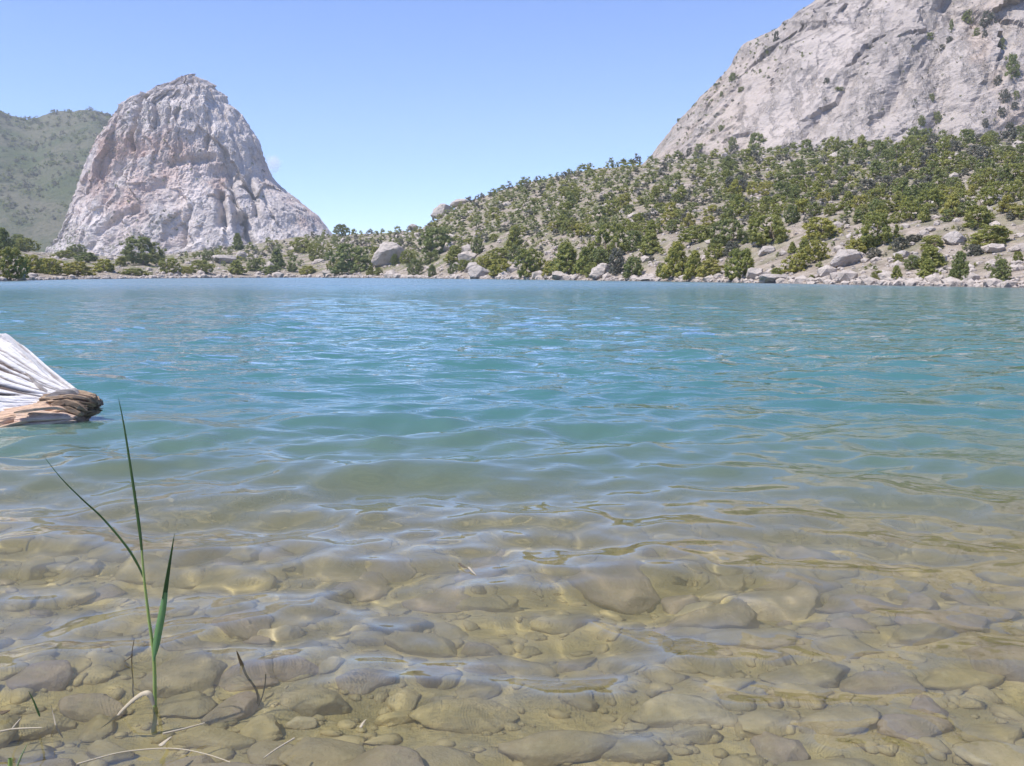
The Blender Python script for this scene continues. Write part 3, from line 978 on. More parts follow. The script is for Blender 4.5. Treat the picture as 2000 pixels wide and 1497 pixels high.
M_LEAF = {'g': leaf_mat('juniper_green', (0.306, 0.319, 0.100), (0.348, 0.342, 0.119), (0.216, 0.242, 0.081)),
          'd': leaf_mat('juniper_dark', (0.240, 0.271, 0.106), (0.288, 0.301, 0.125), (0.168, 0.201, 0.088)),
          'y': leaf_mat('juniper_yellowish', (0.396, 0.384, 0.106), (0.420, 0.378, 0.125), (0.276, 0.283, 0.088)),
          's': leaf_mat('grey_shrub', (0.192, 0.195, 0.150), (0.228, 0.218, 0.175), (0.132, 0.136, 0.106))}


def mat_bark():
    t = NT('juniper_bark')
    P = t.pos()
    c = t.mix(t.noise(P, 6, 4), (0.16, 0.12, 0.085), (0.30, 0.25, 0.20))
    return t.surface(c, 0.9, None, 0.1)


M_BARK = mat_bark()


def crown_geo(seed, shape, ncl, nleaf, leaf, core=1):
    """clumps of leaf-sized faces round small leafy bodies; unit width, unit height"""
    rng = np.random.default_rng(seed)
    parts = []
    cv, cf = (ICO1, ICO2)[core - 1]
    lob = rng.uniform(0, 6.28, 4)
    skew = rng.normal(0, .06, 2)
    for i in range(ncl):
        z = rng.uniform(0.04, 0.93)
        if shape == 'cone':
            R = 0.44 * (1 - z) ** 0.7 * min(1, .7 + z * 2.0)
        elif shape == 'column':
            R = 0.42 * (1 - z ** 3) * min(1, .7 + z * 1.4)
        elif shape == 'low':
            R = 0.46 * math.sqrt(max(0.02, 1 - z ** 2))
        else:
            R = 0.46 * math.sqrt(max(0.03, 1 - (abs(z - 0.36) / 0.66) ** 2.2))
        th = rng.uniform(0, 6.283)
        R *= 1 + 0.20 * math.sin(2 * th + lob[0]) + 0.15 * math.sin(3 * th + lob[1] + 4 * z) + 0.10 * math.sin(5 * th + lob[2])
        r = R * rng.uniform(0.25, 1.0) ** 0.6
        c = np.array([r * math.cos(th) + skew[0] * z, r * math.sin(th) + skew[1] * z, z])
        cr = rng.uniform(0.07, 0.125) * (1 - .3 * z) * (95 / ncl) ** 0.33
        body = c + cv * cr * np.array([.8, .8, .85]) * rng.uniform(.65, 1.2, (len(cv), 1))
        parts.append((body, np.concatenate([cf, cf[:, 2:3]], 1)))
        n = nleaf
        d = rng.normal(size=(n, 3)); d /= np.linalg.norm(d, axis=1)[:, None]
        p = c + d * cr * rng.uniform(.75, 1.05, (n, 1))
        up = np.array([c[0] * .9, c[1] * .9, 0.8]); up /= np.linalg.norm(up)
        ax = d * .9 + up * .7 + rng.normal(0, .35, (n, 3)); ax /= np.linalg.norm(ax, axis=1)[:, None]
        sd = np.cross(ax, rng.normal(size=(n, 3))); sd /= np.linalg.norm(sd, axis=1)[:, None] + 1e-9
        L = leaf * rng.uniform(.7, 1.5, (n, 1)); Wd = leaf * rng.uniform(.35, .6, (n, 1))
        q = np.stack([p - sd * Wd, p + sd * Wd, p + ax * L * 1.3 + sd * Wd * .25, p + ax * L * 1.3 - sd * Wd * .25], 1)
        parts.append((q.reshape(-1, 3), np.arange(n * 4).reshape(-1, 4)))
    V, Fq = merge(parts)
    V[:, 2] -= V[:, 2].min() * 1.0; V[:, 2] /= V[:, 2].max()
    V[:, :2] /= (V[:, :2].max(0) - V[:, :2].min(0)).max()
    return V, Fq


def quads(me_parts):
    return me_parts


def tube(pts, rad, sides=6):
    pts = np.array(pts, float); n = len(pts)
    V = []
    for i in range(n):
        d = pts[min(i + 1, n - 1)] - pts[max(i - 1, 0)]
        d /= np.linalg.norm(d) + 1e-9
        a = np.cross(d, [0.31, .95, 0.05]); a /= np.linalg.norm(a); b = np.cross(d, a)
        for k in range(sides):
            t = 2 * math.pi * k / sides
            V.append(pts[i] + (a * math.cos(t) + b * math.sin(t)) * rad[i])
    Fq = grid_faces(n, sides, True)
    return np.array(V), Fq


def trunk_geo(seed, h0=.78):
    rng = np.random.default_rng(seed)
    parts = []
    w = rng.normal(0, .03, (6, 2)).cumsum(0)
    main = [(w[i][0], w[i][1], -0.06 + h0 * i / 5) for i in range(6)]
    parts.append(tube(main, [.045, .036, .03, .022, .014, .005]))
    for k in range(6):
        i = rng.integers(1, 4); a = rng.uniform(0, 6.28); s = np.array(main[i])
        e = s + np.array([math.cos(a) * .3, math.sin(a) * .3, rng.uniform(.12, .3)])
        m = (s + e) / 2 + rng.normal(0, .02, 3) + np.array([0, 0, -.02])
        parts.append(tube([s, m, e], [.02, .013, .004], 5))
    return merge(parts)


def tri_mesh(name, V, Fq, mats, split=None):
    """quads and (repeated corner) triangles to triangles"""
    t1 = Fq[:, [0, 1, 2]]; t2 = Fq[:, [0, 2, 3]]
    m2 = Fq[:, 2] != Fq[:, 3]
    ft = np.concatenate([t1, t2[m2]])
    me = mesh_np(name, V, ft, None, smooth=False)
    for m in mats: me.materials.append(m)
    if split is not None:
        mi = np.concatenate([split, split[m2]]).astype(np.int32)
        me.polygons.foreach_set('material_index', mi)
    return me


CROWN = {}
for sh, seeds in {'round': (1, 2, 3, 12), 'cone': (4, 5, 13), 'column': (6, 7), 'low': (8, 9, 14)}.items():
    for sd in seeds:
        v, f = crown_geo(sd, sh, 170, 18, 0.024, 1)
        CROWN.setdefault(sh, []).append(tri_mesh('juniper_crown', v, f, [M_LEAF['g']]))
TRUNK = [mesh_np('juniper_trunk', *trunk_geo(k), M_BARK) for k in range(4)]
SMALL = {}
for sh in ('round', 'cone', 'low'):
    for sd in range(4):
        v, f = crown_geo(40 + sd * 7 + len(sh), sh, 70, 14, 0.040, 1)
        tv, tf = trunk_geo(sd, .6)
        sp = np.zeros(len(f) + len(tf)); sp[len(f):] = 1
        SMALL.setdefault(sh, []).append(tri_mesh('juniper', *merge([(v, f), (tv, tf)]), [M_LEAF['g'], M_BARK], sp))


def tint(o, mk):
    o.material_slots[0].link = 'OBJECT'
    o.material_slots[0].material = M_LEAF[mk]
    return o


trng = random.Random(12)
tree_spots = []


def tree_size(p, wpx, hpx):
    return wpx * p.y / F * 1.28, hpx * p.y / F * 1.13


def big_tree(px, py, wpx, hpx, shape, mk, label, name='juniper', cat='juniper', group='junipers along the far shore'):
    p = land_hit(px, py)
    w, h = tree_size(p, wpx, hpx)
    e = link(name, None, None, (p.x, p.y + w * .3, p.z - .05), (0, 0, trng.uniform(0, 6.28)))
    e.empty_display_size = .3
    tag(e, label, cat, group)
    tint(link('crown', trng.choice(CROWN[shape]), e, None, None, (w, w, h)), mk)
    link('trunk', trng.choice(TRUNK), e, None, None, (w * .9, w * .9, h))
    tree_spots.append((px, py - hpx * .45, max(wpx, hpx) * .5))


HEROES = [
    (10, 548, 58, 60, 'round', 'g', 'big bushy juniper cut by the left edge at the waterline'),
    (2, 500, 34, 50, 'cone', 'd', 'dark upright juniper at the left edge above the bushy waterline one'),
    (26, 478, 34, 26, 'round', 'd', 'small dark juniper crowning the left bank near the picture edge'),
    (46, 492, 44, 26, 'round', 'g', 'round juniper on the crest of the left bank beside the pale scree'),
    (52, 536, 48, 36, 'low', 'y', 'bright green shrub behind the pinkish boulder at the left waterline'),
    (96, 537, 52, 30, 'low', 'y', 'yellow green spreading juniper second right of the pinkish waterline boulder'),
    (145, 540, 56, 27, 'low', 'y', 'low wedge of yellow green juniper above the white shore stones'),
    (143, 499, 36, 20, 'round', 'd', 'domed dark juniper against the foot of the rock peak'),
    (118, 506, 44, 16, 'low', 'g', 'flat juniper mat left of the domed dark one at the peak foot'),
    (160, 512, 46, 18, 'low', 'd', 'flat dark juniper mat below the domed one at the peak foot'),
    (195, 532, 42, 24, 'low', 'y', 'light green sloping shrub left of the big lone tree'),
    (270, 519, 78, 54, 'round', 'd', 'tall broad dark juniper standing alone in front of the rock peak'),
    (232, 520, 26, 18, 'low', 'g', 'small light bush touching the left of the tall lone juniper'),
    (300, 516, 30, 22, 'round', 'd', 'lower dark bush touching the right of the tall lone juniper'),
    (256, 538, 54, 13, 'low', 'g', 'long low green hedge-like shrub below the tall lone juniper'),
    (328, 536, 38, 30, 'round', 'g', 'round green juniper right of the long low hedge-like shrub'),
    (360, 536, 26, 14, 'low', 'y', 'small yellow green bush near the water under the peak'),
    (386, 534, 42, 24, 'round', 'g', 'wide green bush left of the flat topped boulder'),
    (405, 510, 24, 18, 'round', 'd', 'small dark bush just left of the flat topped boulder'),
    (458, 537, 34, 26, 'cone', 'g', 'cone of juniper at the shore under the flat topped boulder'),
    (464, 490, 26, 32, 'cone', 'd', 'dark pointed juniper against the shadowed foot of the peak'),
    (493, 531, 32, 24, 'round', 'd', 'dark green bush left of the small white boulder'),
    (524, 538, 44, 18, 'low', 'd', 'low dark shrub by the water below the small white boulder'),
    (541, 523, 34, 34, 'cone', 'd', 'dark cone of juniper right of the small white boulder'),
    (568, 532, 24, 18, 'round', 'd', 'small round bush between the dark cone and the yellow green mound'),
    (596, 537, 38, 17, 'low', 'y', 'yellow green mound by the water left of the big dark juniper'),
    (588, 496, 46, 30, 'round', 'g', 'broad green juniper on the bank below the right end of the peak'),
    (616, 512, 30, 34, 'round', 'g', 'upright green juniper halfway up the bank right of the peak'),
    (664, 462, 30, 22, 'round', 'd', 'dark juniper on the saddle skyline where the peak ends'),
    (684, 538, 82, 58, 'round', 'd', 'big dark round juniper at the water left of the flat-faced boulder'),
    (650, 528, 30, 22, 'round', 'g', 'smaller bush against the left of the big dark waterside juniper'),
    (722, 539, 17, 18, 'cone', 'g', 'tiny cone-shaped juniper below the flat-faced boulder, left of two'),
    (738, 539, 19, 16, 'round', 'g', 'tiny round juniper below the flat-faced boulder, right of two'),
    (756, 507, 24, 26, 'cone', 'y', 'olive shrub growing in the cleft of the flat-faced boulder'),
    (770, 520, 16, 22, 'column', 'd', 'narrow dark juniper touching the right of the flat-faced boulder'),
    (796, 518, 30, 26, 'round', 'g', 'round bush between the flat-faced boulder and the pale slope'),
    (838, 518, 40, 24, 'round', 'd', 'wide dark bush left of the rounded half hidden boulder'),
    (811, 541, 28, 33, 'round', 'd', 'egg-shaped dark juniper standing alone by the water'),
    (843, 541, 16, 23, 'column', 'd', 'slim little juniper right of the egg-shaped waterside one'),
    (852, 500, 72, 52, 'round', 'd', 'large dark juniper clump on the slope behind the flat-faced boulder'),
    (884, 536, 24, 20, 'round', 'd', 'small dark bush left of the largest waterline boulder'),
    (906, 531, 26, 22, 'round', 'g', 'small green bush touching the left of the largest waterline boulder'),
    (890, 516, 46, 34, 'cone', 'g', 'leaning green bush hiding the rounded half hidden boulder'),
    (932, 499, 30, 32, 'round', 'd', 'compact dark juniper alone on the pale slope'),
    (1002, 490, 40, 44, 'cone', 'g', 'tall green cone-shaped juniper in the middle of the pale slope'),
    (1007, 514, 34, 34, 'round', 'd', 'dark bush directly below the tall green cone'),
    (968, 519, 54, 32, 'low', 'g', 'broad green bush behind the largest waterline boulder'),
    (944, 527, 32, 24, 'round', 'y', 'yellow green bush just above the largest waterline boulder'),
    (979, 542, 54, 34, 'round', 'y', 'bright round juniper at the water right of the largest boulder'),
    (1041, 544, 60, 54, 'round', 'g', 'big bushy juniper at the waterline left of the low rounded boulder'),
    (1076, 544, 36, 32, 'cone', 'y', 'yellow green cone directly behind the low rounded waterline boulder'),
    (1108, 541, 60, 62, 'cone', 'g', 'tall bushy juniper in the thicket above the low rounded boulder'),
    (1140, 538, 44, 52, 'cone', 'g', 'pointed juniper in the thicket right of the tallest bushy one'),
    (1155, 545, 34, 30, 'round', 'g', 'small round juniper at the waterline left of the sloping boulder'),
    (1188, 514, 76, 74, 'round', 'g', 'tallest broad juniper rising behind the pale sloping boulder'),
    (1172, 528, 42, 40, 'round', 'd', 'dark bush hugging the foot of the tallest broad juniper'),
    (1206, 539, 38, 50, 'round', 's', 'grey green half bare juniper right of the pale sloping boulder'),
    (1237, 547, 46, 42, 'round', 'd', 'dark round juniper at the waterline left of the long white slab'),
    (1240, 492, 40, 38, 'round', 'd', 'dark juniper high behind the waterline left of the long white slab'),
    (1270, 500, 46, 46, 'cone', 'g', 'leaning green juniper on the slope above the long white slab'),
    (1292, 541, 22, 26, 'low', 'g', 'small green bush behind the long white slab'),
    (1322, 546, 54, 68, 'cone', 'y', 'tall yellow green cone at the waterline right of the long white slab'),
    (1356, 548, 40, 54, 'cone', 'y', 'second yellow green cone leaning on the tall one right of the white slab'),
    (1395, 544, 56, 36, 'low', 'y', 'low yellow green thicket between two cone junipers on the right shore'),
    (1450, 549, 62, 58, 'round', 'g', 'broad bright juniper at the waterline left of the flat dark slab'),
    (1400, 508, 42, 30, 'round', 'g', 'brownish green bush behind the low yellow green thicket'),
    (1430, 503, 30, 30, 'round', 's', 'grey dark shrub below the large slope junipers'),
    (1434, 484, 78, 54, 'round', 'd', 'wide dark juniper on the bench above the right shore, left of two'),
    (1513, 481, 90, 60, 'round', 'g', 'widest bright juniper on the bench above the right shore, right of two'),
    (1365, 476, 64, 34, 'low', 'g', 'low spreading juniper on the bench left of the wide dark one'),
    (1550, 496, 21, 22, 'cone', 'g', 'little cone juniper on the bare ground below the widest bright one'),
    (1560, 533, 50, 36, 'low', 'y', 'yellow green bush on the bank left of the big smooth boulder'),
    (1577, 500, 32, 32, 'cone', 'g', 'pointed bush behind the yellow green one left of the big smooth boulder'),
    (1604, 511, 42, 40, 'round', 'y', 'loose feathery olive shrub beside the big smooth boulder'),
    (1523, 542, 36, 18, 'low', 'g', 'low green shrub just behind the flat dark slab'),
    (1587, 547, 12, 10, 'low', 'g', 'tiny green tuft near the water right of the flat dark slab'),
    (1612, 470, 74, 44, 'round', 'y', 'wide yellowish juniper on the bench above the big smooth boulder'),
    (1550, 438, 34, 36, 'round', 'd', 'dark juniper on the slope above the yellowish bench one'),
    (1728, 482, 74, 64, 'round', 'g', 'large rounded juniper alone on the open right bank'),
    (1680, 501, 44, 32, 'low', 'y', 'low bright bush below left of the large open bank juniper'),
    (1704, 489, 36, 22, 'low', 'g', 'small bush tucked under the large open bank juniper'),
    (1761, 491, 28, 26, 'round', 's', 'grey shrub right of the large open bank juniper'),
    (1711, 507, 24, 22, 'round', 's', 'grey shrub below the large open bank juniper'),
    (1717, 551, 25, 21, 'round', 'g', 'small round juniper by the water, left of the little cone'),
    (1756, 549, 24, 28, 'cone', 'g', 'neat little cone juniper by the right water edge'),
    (1758, 513, 19, 17, 'round', 'g', 'small green bush by the long pale boulder on the right bank'),
    (1827, 524, 58, 40, 'cone', 'g', 'leaning green juniper above the broad cone at the right shore'),
    (1817, 549, 40, 38, 'cone', 'g', 'broad cone juniper by the water under a leaning green one'),
    (1787, 528, 28, 28, 'round', 'd', 'dark bush left of the leaning green juniper at right'),
    (1791, 474, 36, 15, 'low', 's', 'flat grey green shrub on the upper right bank'),
    (1832, 488, 54, 28, 'low', 'g', 'olive spreading shrub left of the pyramid-shaped boulder'),
    (1881, 546, 33, 52, 'column', 'd', 'tall narrow egg-shaped juniper between two small ones at right'),
    (1862, 553, 20, 26, 'cone', 'd', 'small dark cone at the left foot of the tall narrow juniper'),
    (1892, 553, 22, 26, 'cone', 'd', 'small dark cone at the right foot of the tall narrow juniper'),
    (1960, 554, 38, 46, 'column', 'd', 'egg-shaped juniper on the shore nearest the right edge'),
    (1910, 500, 32, 22, 'round', 's', 'grey shrub left of the dark grey rounded boulder'),
    (1950, 482, 94, 40, 'low', 'g', 'very wide low juniper above the dark grey rounded boulder'),
    (1993, 512, 22, 20, 'round', 'g', 'small bush cut by the right edge above the shore'),
    (1925, 446, 66, 42, 'round', 'g', 'broad juniper on the right slope above the very wide low one'),
]
for a in HEROES:
    cat = 'shrub' if ('shrub' in a[6] or a[5] == 's') else 'juniper'
    nm = 'shrub' if cat == 'shrub' else 'juniper'
    big_tree(*a, name=nm, cat=cat)

# the rest of the juniper scrub: random spots per zone of the slope, on the land itself
ZONES = [
    # px0, px1, fn upper edge, fn lower edge, count, (w range), label, group
    (600, 820, lambda x: np.interp(x, [600, 820], [462, 452]), lambda x: 512 + 0 * x, 70, (14, 30), 'small juniper among many on the low saddle between peak and slope', 'junipers on the low saddle'),
    (340, 600, lambda x: np.interp(x, [340, 450, 600], [500, 486, 464]), lambda x: 530 + 0 * x, 46, (12, 28), 'small juniper on the stony bank below the right half of the rock peak', 'junipers below the rock peak'),
    (820, 1100, lambda x: np.interp(x, [820, 860, 900, 1000, 1100], [452, 428, 402, 366, 342]), lambda x: np.interp(x, [820, 1100], [492, 462]), 160, (16, 32), 'juniper in the scrub on the narrow left end of the wooded slope', 'junipers on the left end of the slope'),
    (1100, 1420, lambda x: np.interp(x, [1100, 1200, 1300, 1420], [340, 326, 315, 306]), lambda x: np.interp(x, [1100, 1420], [470, 455]), 225, (18, 38), 'juniper in the dense scrub on the middle of the wooded slope', 'junipers on the middle of the slope'),
    (1420, 1720, lambda x: np.interp(x, [1420, 1720], [304, 283]), lambda x: np.interp(x, [1420, 1720], [440, 440]), 195, (22, 46), 'juniper in the dense scrub below the pale cliff face', 'junipers below the cliff'),
    (1720, 2040, lambda x: np.interp(x, [1720, 2040], [282, 262]), lambda x: np.interp(x, [1720, 2040], [438, 430]), 155, (24, 54), 'juniper in the dense scrub at the right end of the wooded slope', 'junipers at the right end of the slope'),
    (1300, 2010, lambda x: 445 + 0 * x, lambda x: 530 + 0 * x, 46, (9, 20), 'little low shrub dotted on the bare right bank', 'little shrubs on the bare bank'),
    (860, 1300, lambda x: 470 + 0 * x, lambda x: 530 + 0 * x, 40, (10, 24), 'little low shrub dotted on the middle bank behind the shore', 'little shrubs on the middle bank'),
]
cand = []
for zi, (a, b, fu, fl, cnt, (w0, w1), lab, grp) in enumerate(ZONES):
    got = 0; tries = 0
    mine = []
    while got < cnt and tries < cnt * 14:
        tries += 1
        px = trng.uniform(a, b)
        lo, hi = float(fu(px)), float(fl(px))
        k = trng.random()
        py = lo + (hi - lo) * k
        w = trng.uniform(w0, w1) * (0.66 + 0.34 * k)
        if any((px - q[0]) ** 2 + ((py - w * .4 - q[1]) * 1.5) ** 2 < ((w * .5 + q[2]) * 0.60) ** 2 for q in mine): continue
        if any((px - q[0]) ** 2 + ((py - w * .4 - q[1]) * 1.2) ** 2 < (w * .3 + q[2] * .85) ** 2 for q in tree_spots): continue
        mine.append((px, py - w * .4, w * .5))
        p = land_hit(px, py)
        cand.append((w, px, py, p, zi))
        got += 1
cand.sort(key=lambda c: -c[0])
n_single = 300 - len(HEROES)
MARKS = [(1728, 450, 'large lone bank juniper'), (1655, 505, 'big smooth boulder'), (1513, 450, 'widest bench juniper'), (1434, 458, 'wide dark bench juniper'), (1612, 448, 'yellowish bench juniper'),
         (1925, 425, 'broad right-slope juniper'), (1950, 462, 'very wide low juniper'), (1870, 465, 'pyramid-shaped boulder'), (1188, 478, 'tallest broad shore juniper'), (1002, 470, 'tall green cone juniper'),
         (852, 475, 'large dark slope clump'), (866, 400, 'pink skyline outcrop'), (1478, 272, 'twin cliff-foot shrub'), (1431, 280, 'narrow cliff-foot shrub'), (1366, 292, 'pointed cliff-foot shrub'),
         (1831, 230, 'tall grey cliff-foot shrub'), (1957, 218, 'lower gully-rim shrub'), (1925, 240, 'gully-mouth shrub'), (1270, 478, 'leaning slope juniper'), (1365, 460, 'low spreading bench juniper'), (1550, 420, 'dark juniper over the bench')]
singles = []
for w, px, py, p, zi in cand[:max(0, n_single)]:
    low = zi >= 6
    sh = trng.choice(['low', 'low', 'round']) if low else trng.choice(['round', 'round', 'round', 'cone', 'low'])
    mk = trng.choice(['s', 's', 'g', 'y']) if low else trng.choice(['d', 'd', 'g', 'g', 'd', 's'] if py < 380 else ['d', 'g', 'g', 'y'])
    h = w * {'round': trng.uniform(.75, 1.05), 'cone': trng.uniform(.95, 1.3), 'low': trng.uniform(.45, .65)}[sh]
    ww, hh = w * p.y / F, h * p.y / F
    o = link('low_shrub' if low else 'juniper', trng.choice(SMALL[sh]), None, (p.x, p.y, p.z - .05), (0, 0, trng.uniform(0, 6.28)), (ww * 1.15, ww * 1.15, hh * 1.0))
    tint(o, mk)
    cy_ = py - h / 2
    mx, my, mn = min(MARKS, key=lambda m: (m[0] - px) ** 2 + (m[1] - cy_) ** 2)
    dx, dy = px - mx, cy_ - my
    dist = math.hypot(dx, dy)
    near = 'just ' if dist < 40 else '' if dist < 85 else 'well ' if dist < 140 else 'far '
    a_ = math.degrees(math.atan2(-dy, dx))
    way = ['right of', 'above right of', 'above', 'above left of', 'left of', 'below left of', 'below', 'below right of'][int(((a_ + 382.5) % 360) // 45)]
    txt = '%s %s %s %s%s the %s' % ({'g': 'green', 'd': 'dark', 'y': 'yellowish', 's': 'grey'}[mk], {'round': 'rounded', 'cone': 'pointed', 'low': 'low'}[sh], 'shrub' if low else 'juniper', near, way, mn)
    tag(o, txt, 'shrub' if low else 'juniper', ZONES[zi][7])
    singles.append((txt, cy_, o))
same = {}
for txt, cy_, o in singles: same.setdefault(txt, []).append((cy_, o))
RANK = ['topmost', 'second', 'third', 'fourth', 'fifth', 'sixth', 'seventh', 'eighth', 'ninth', 'tenth']
for txt, lst in same.items():
    if len(lst) > 1:
        lst.sort(key=lambda q: q[0])
        for i, (_, o) in enumerate(lst):
            o['label'] = txt + (', the ' + (RANK[i] if i == 0 else 'lowest' if i == len(lst) - 1 else RANK[min(i, 9)] + ' down'))


def mass(name, items, seed, mats, shapes, ncl, nleaf, leaf):
    """many far crowns as one body of foliage"""
    rng = np.random.default_rng(seed)
    protos = [crown_geo(300 + k + seed, shapes[k % len(shapes)], ncl, nleaf, leaf) for k in range(6)]
    VV, FF, MI, off = [], [], [], 0
    for x, y, z, w, h in items:
        v, f = protos[rng.integers(6)]
        a = rng.uniform(0, 6.28); c, s = math.cos(a), math.sin(a)
        vv = np.stack([(v[:, 0] * c - v[:, 1] * s) * w + x, (v[:, 0] * s + v[:, 1] * c) * w + y, v[:, 2] * h + z], -1)
        VV.append(vv); FF.append(f + off); off += len(v)
        MI.append(np.full(len(f), rng.integers(len(mats)), dtype=np.int32))
    me = tri_mesh(name, np.concatenate(VV), np.concatenate(FF), mats, np.concatenate(MI))
    return link(name, me)


items = []
for w, px, py, p, zi in cand[max(0, n_single):]:
    ww = w * p.y / F
    items.append((p.x, p.y, p.z - .05, ww * 1.1, ww * trng.uniform(.65, 1.0)))
for k in range(190):
    px = trng.uniform(-420, -25) if k < 60 else trng.uniform(2045, 2420)
    py = trng.uniform(480, 545) if k < 60 else trng.uniform(285, 500)
    p = land_hit(px, py)
    ww = trng.uniform(16, 46) * p.y / F
    items.append((p.x, p.y, p.z - .05, ww * 1.2, ww * trng.uniform(.6, 1.0)))
scrub = mass('juniper_scrub', items, 5, [M_LEAF['d'], M_LEAF['g'], M_LEAF['s'], M_LEAF['d']], ['round', 'cone', 'low'], 15, 7, .09)
tag(scrub, 'smaller junipers filling the wooded slope between the larger ones', 'junipers', kind='stuff')

# trees on the far green hill
hr = np.random.default_rng(31)
items = []
while len(items) < 1250:
    px = hr.uniform(-60, 260) if len(items) < 900 else hr.uniform(-420, -60); t = hr.uniform(.12, 1.0)
    u = (px - W / 2) / F
    x, y, z = hill_surface(np.array([u]), np.array([t]))
    dens = fbm(x / 60, y / 60, x * 0 + 9.1, 3)[0]
    if dens < hr.uniform(-.25, .35) - .25 * (t > .85): continue
    w = hr.uniform(2.5, 6.5)
    items.append((x[0], y[0], z[0] - .3, w * 1.25, w))
hilltrees = mass('hill_trees', items, 9, [M_LEAF['d'], M_LEAF['s']], ['round', 'low'], 8, 5, .14)
tag(hilltrees, 'scattered dark trees and bushes on the distant green hill', 'trees', kind='stuff')

# ------------------------------------------------------------------ shrubs on the cliff face
bpy.context.view_layer.update()
DG = bpy.context.evaluated_depsgraph_get()


def rock_hit(ob, px, py):
    u, s = pix_dir(px, py)
    d = Vector((float(u), 1, float(s))).normalized()
    ok, loc, nor, _ = ob.ray_cast(Vector((0, 0, CAM_H)), d, distance=5000, depsgraph=DG)
    return (loc, nor) if ok else (None, None)


CL_SHRUB = [(1431, 292, 20, 26, 'narrow shrub at the cliff foot left of the large twin shrub'), (1478, 290, 40, 34, 'large dark twin shrub in the notch at the cliff foot'), (1366, 302, 26, 24, 'dark pointed shrub at the left foot of the cliff'),
            (1346, 306, 16, 18, 'small dark shrub at the far left foot of the cliff'), (1516, 82, 13, 22, 'narrow shrub high on the cliff below its left crest'), (1432, 158, 18, 16, 'shrub on the left cliff edge halfway up'),
            (1500, 104, 12, 14, 'little shrub on the pale rock near the cliff crest'), (1893, 44, 28, 28, 'round dark shrub high on the right of the cliff'), (1932, 50, 38, 30, 'largest dark shrub under the rusty overhang'),
            (1816, 78, 20, 16, 'leaning shrub in the upper middle of the cliff'), (1855, 84, 16, 14, 'low shrub right of the leaning one in the upper cliff'), (1858, 60, 10, 24, 'thin upright shrub in the upper cliff'),
            (1842, 98, 16, 12, 'low shrub below the leaning one in the upper cliff'), (1908, 72, 16, 18, 'left of two spiky shrubs below the round dark one'), (1924, 74, 14, 16, 'right of two spiky shrubs below the round dark one'),
            (1956, 96, 14, 24, 'upright shrub on the rock right of the sandy gully top'), (1978, 152, 34, 50, 'tallest dark shrub beside the sandy gully'), (1948, 166, 22, 20, 'round shrub at the left rim of the sandy gully'),
            (1963, 202, 22, 30, 'egg-shaped shrub standing in the sandy gully'), (1986, 194, 14, 18, 'small shrub right of the egg-shaped one in the gully'), (1957, 230, 20, 24, 'shrub at the lower left rim of the sandy gully'),
            (1981, 214, 16, 16, 'small round shrub in the lower sandy gully'), (1800, 246, 17, 22, 'upright grey shrub at the foot of the grey cliff wall'), (1831, 242, 18, 26, 'tallest grey shrub at the foot of the grey cliff wall'),
            (1392, 262, 12, 9, 'tiny shrub left of two on the lower left cliff'), (1410, 256, 15, 12, 'tiny shrub right of two on the lower left cliff'), (1409, 190, 9, 12, 'small pointed shrub on the lower left cliff rim'),
            (1392, 169, 12, 6, 'tiny shrub on the cliff skyline halfway up'), (1326, 238, 10, 7, 'tiny shrub low on the left cliff skyline'), (1615, 166, 14, 15, 'lone shrub in the middle of the pale cliff'), (1567, 110, 6, 9, 'tiny lone shrub on the smooth upper slab'),
            (1485, 144, 7, 9, 'tiny shrub on the pale slab right of the cliff edge'), (1448, 180, 16, 10, 'clump of low shrubs on the ledge of the left cliff'), (1640, 178, 20, 9, 'low shrub mat below the lone middle shrub'), (1820, 198, 12, 16, 'small grey shrub on the lower right cliff wall'),
            (1925, 250, 16, 20, 'shrub at the cliff foot just left of the gully mouth')]
for px, py, wp, hp_, lab in CL_SHRUB:
    for sx_ in (0, 6, 12, 20, 30):
        p, nrm = rock_hit(cliff, px + sx_, py - 2)
        if p is not None: break
    if p is None: continue
    w, h = wp * p.y / F, hp_ * p.y / F
    o = link('cliff_shrub', trng.choice(SMALL['round']), None, (p.x, p.y + w * .1, p.z - .3 - .2 * h), (0, 0, trng.uniform(0, 6.28)), (w * 1.05, w * 1.05, h * 1.15))
    tint(o, trng.choice(['d', 's', 'd']))
    tag(o, lab, 'shrub', 'shrubs on the cliff')
# tufts too small to count on cliff and peak
items = []
krng = np.random.default_rng(8)
for k in range(420):
    if k < 230:
        t = krng.random() ** .8
        px = np.interp(t, [0, 1], [1300, 1560]) + krng.normal(0, 30); py = np.interp(px, [1270, 1440, 1592], [305, 100, 0]) + abs(krng.normal(0, 55))
        ob = cliff
    elif k < 300:
        px = krng.uniform(1560, 2000); py = krng.uniform(0, 260); ob = cliff
    else:
        px = krng.normal(300, 100); py = krng.uniform(200, 490); ob = peak
    p, nrm = rock_hit(ob, px, py)
    if p is None: continue
    w = krng.uniform(3, 7) * p.y / F
    items.append((p.x, p.y, p.z - w * .3, w * 1.2, w))
tufts = mass('rock_tufts', items, 14, [M_LEAF['d'], M_LEAF['s']], ['round', 'low'], 6, 5, .16)
tag(tufts, 'tiny dark tufts of scrub clinging to the bare rock faces', 'scrub', kind='stuff')

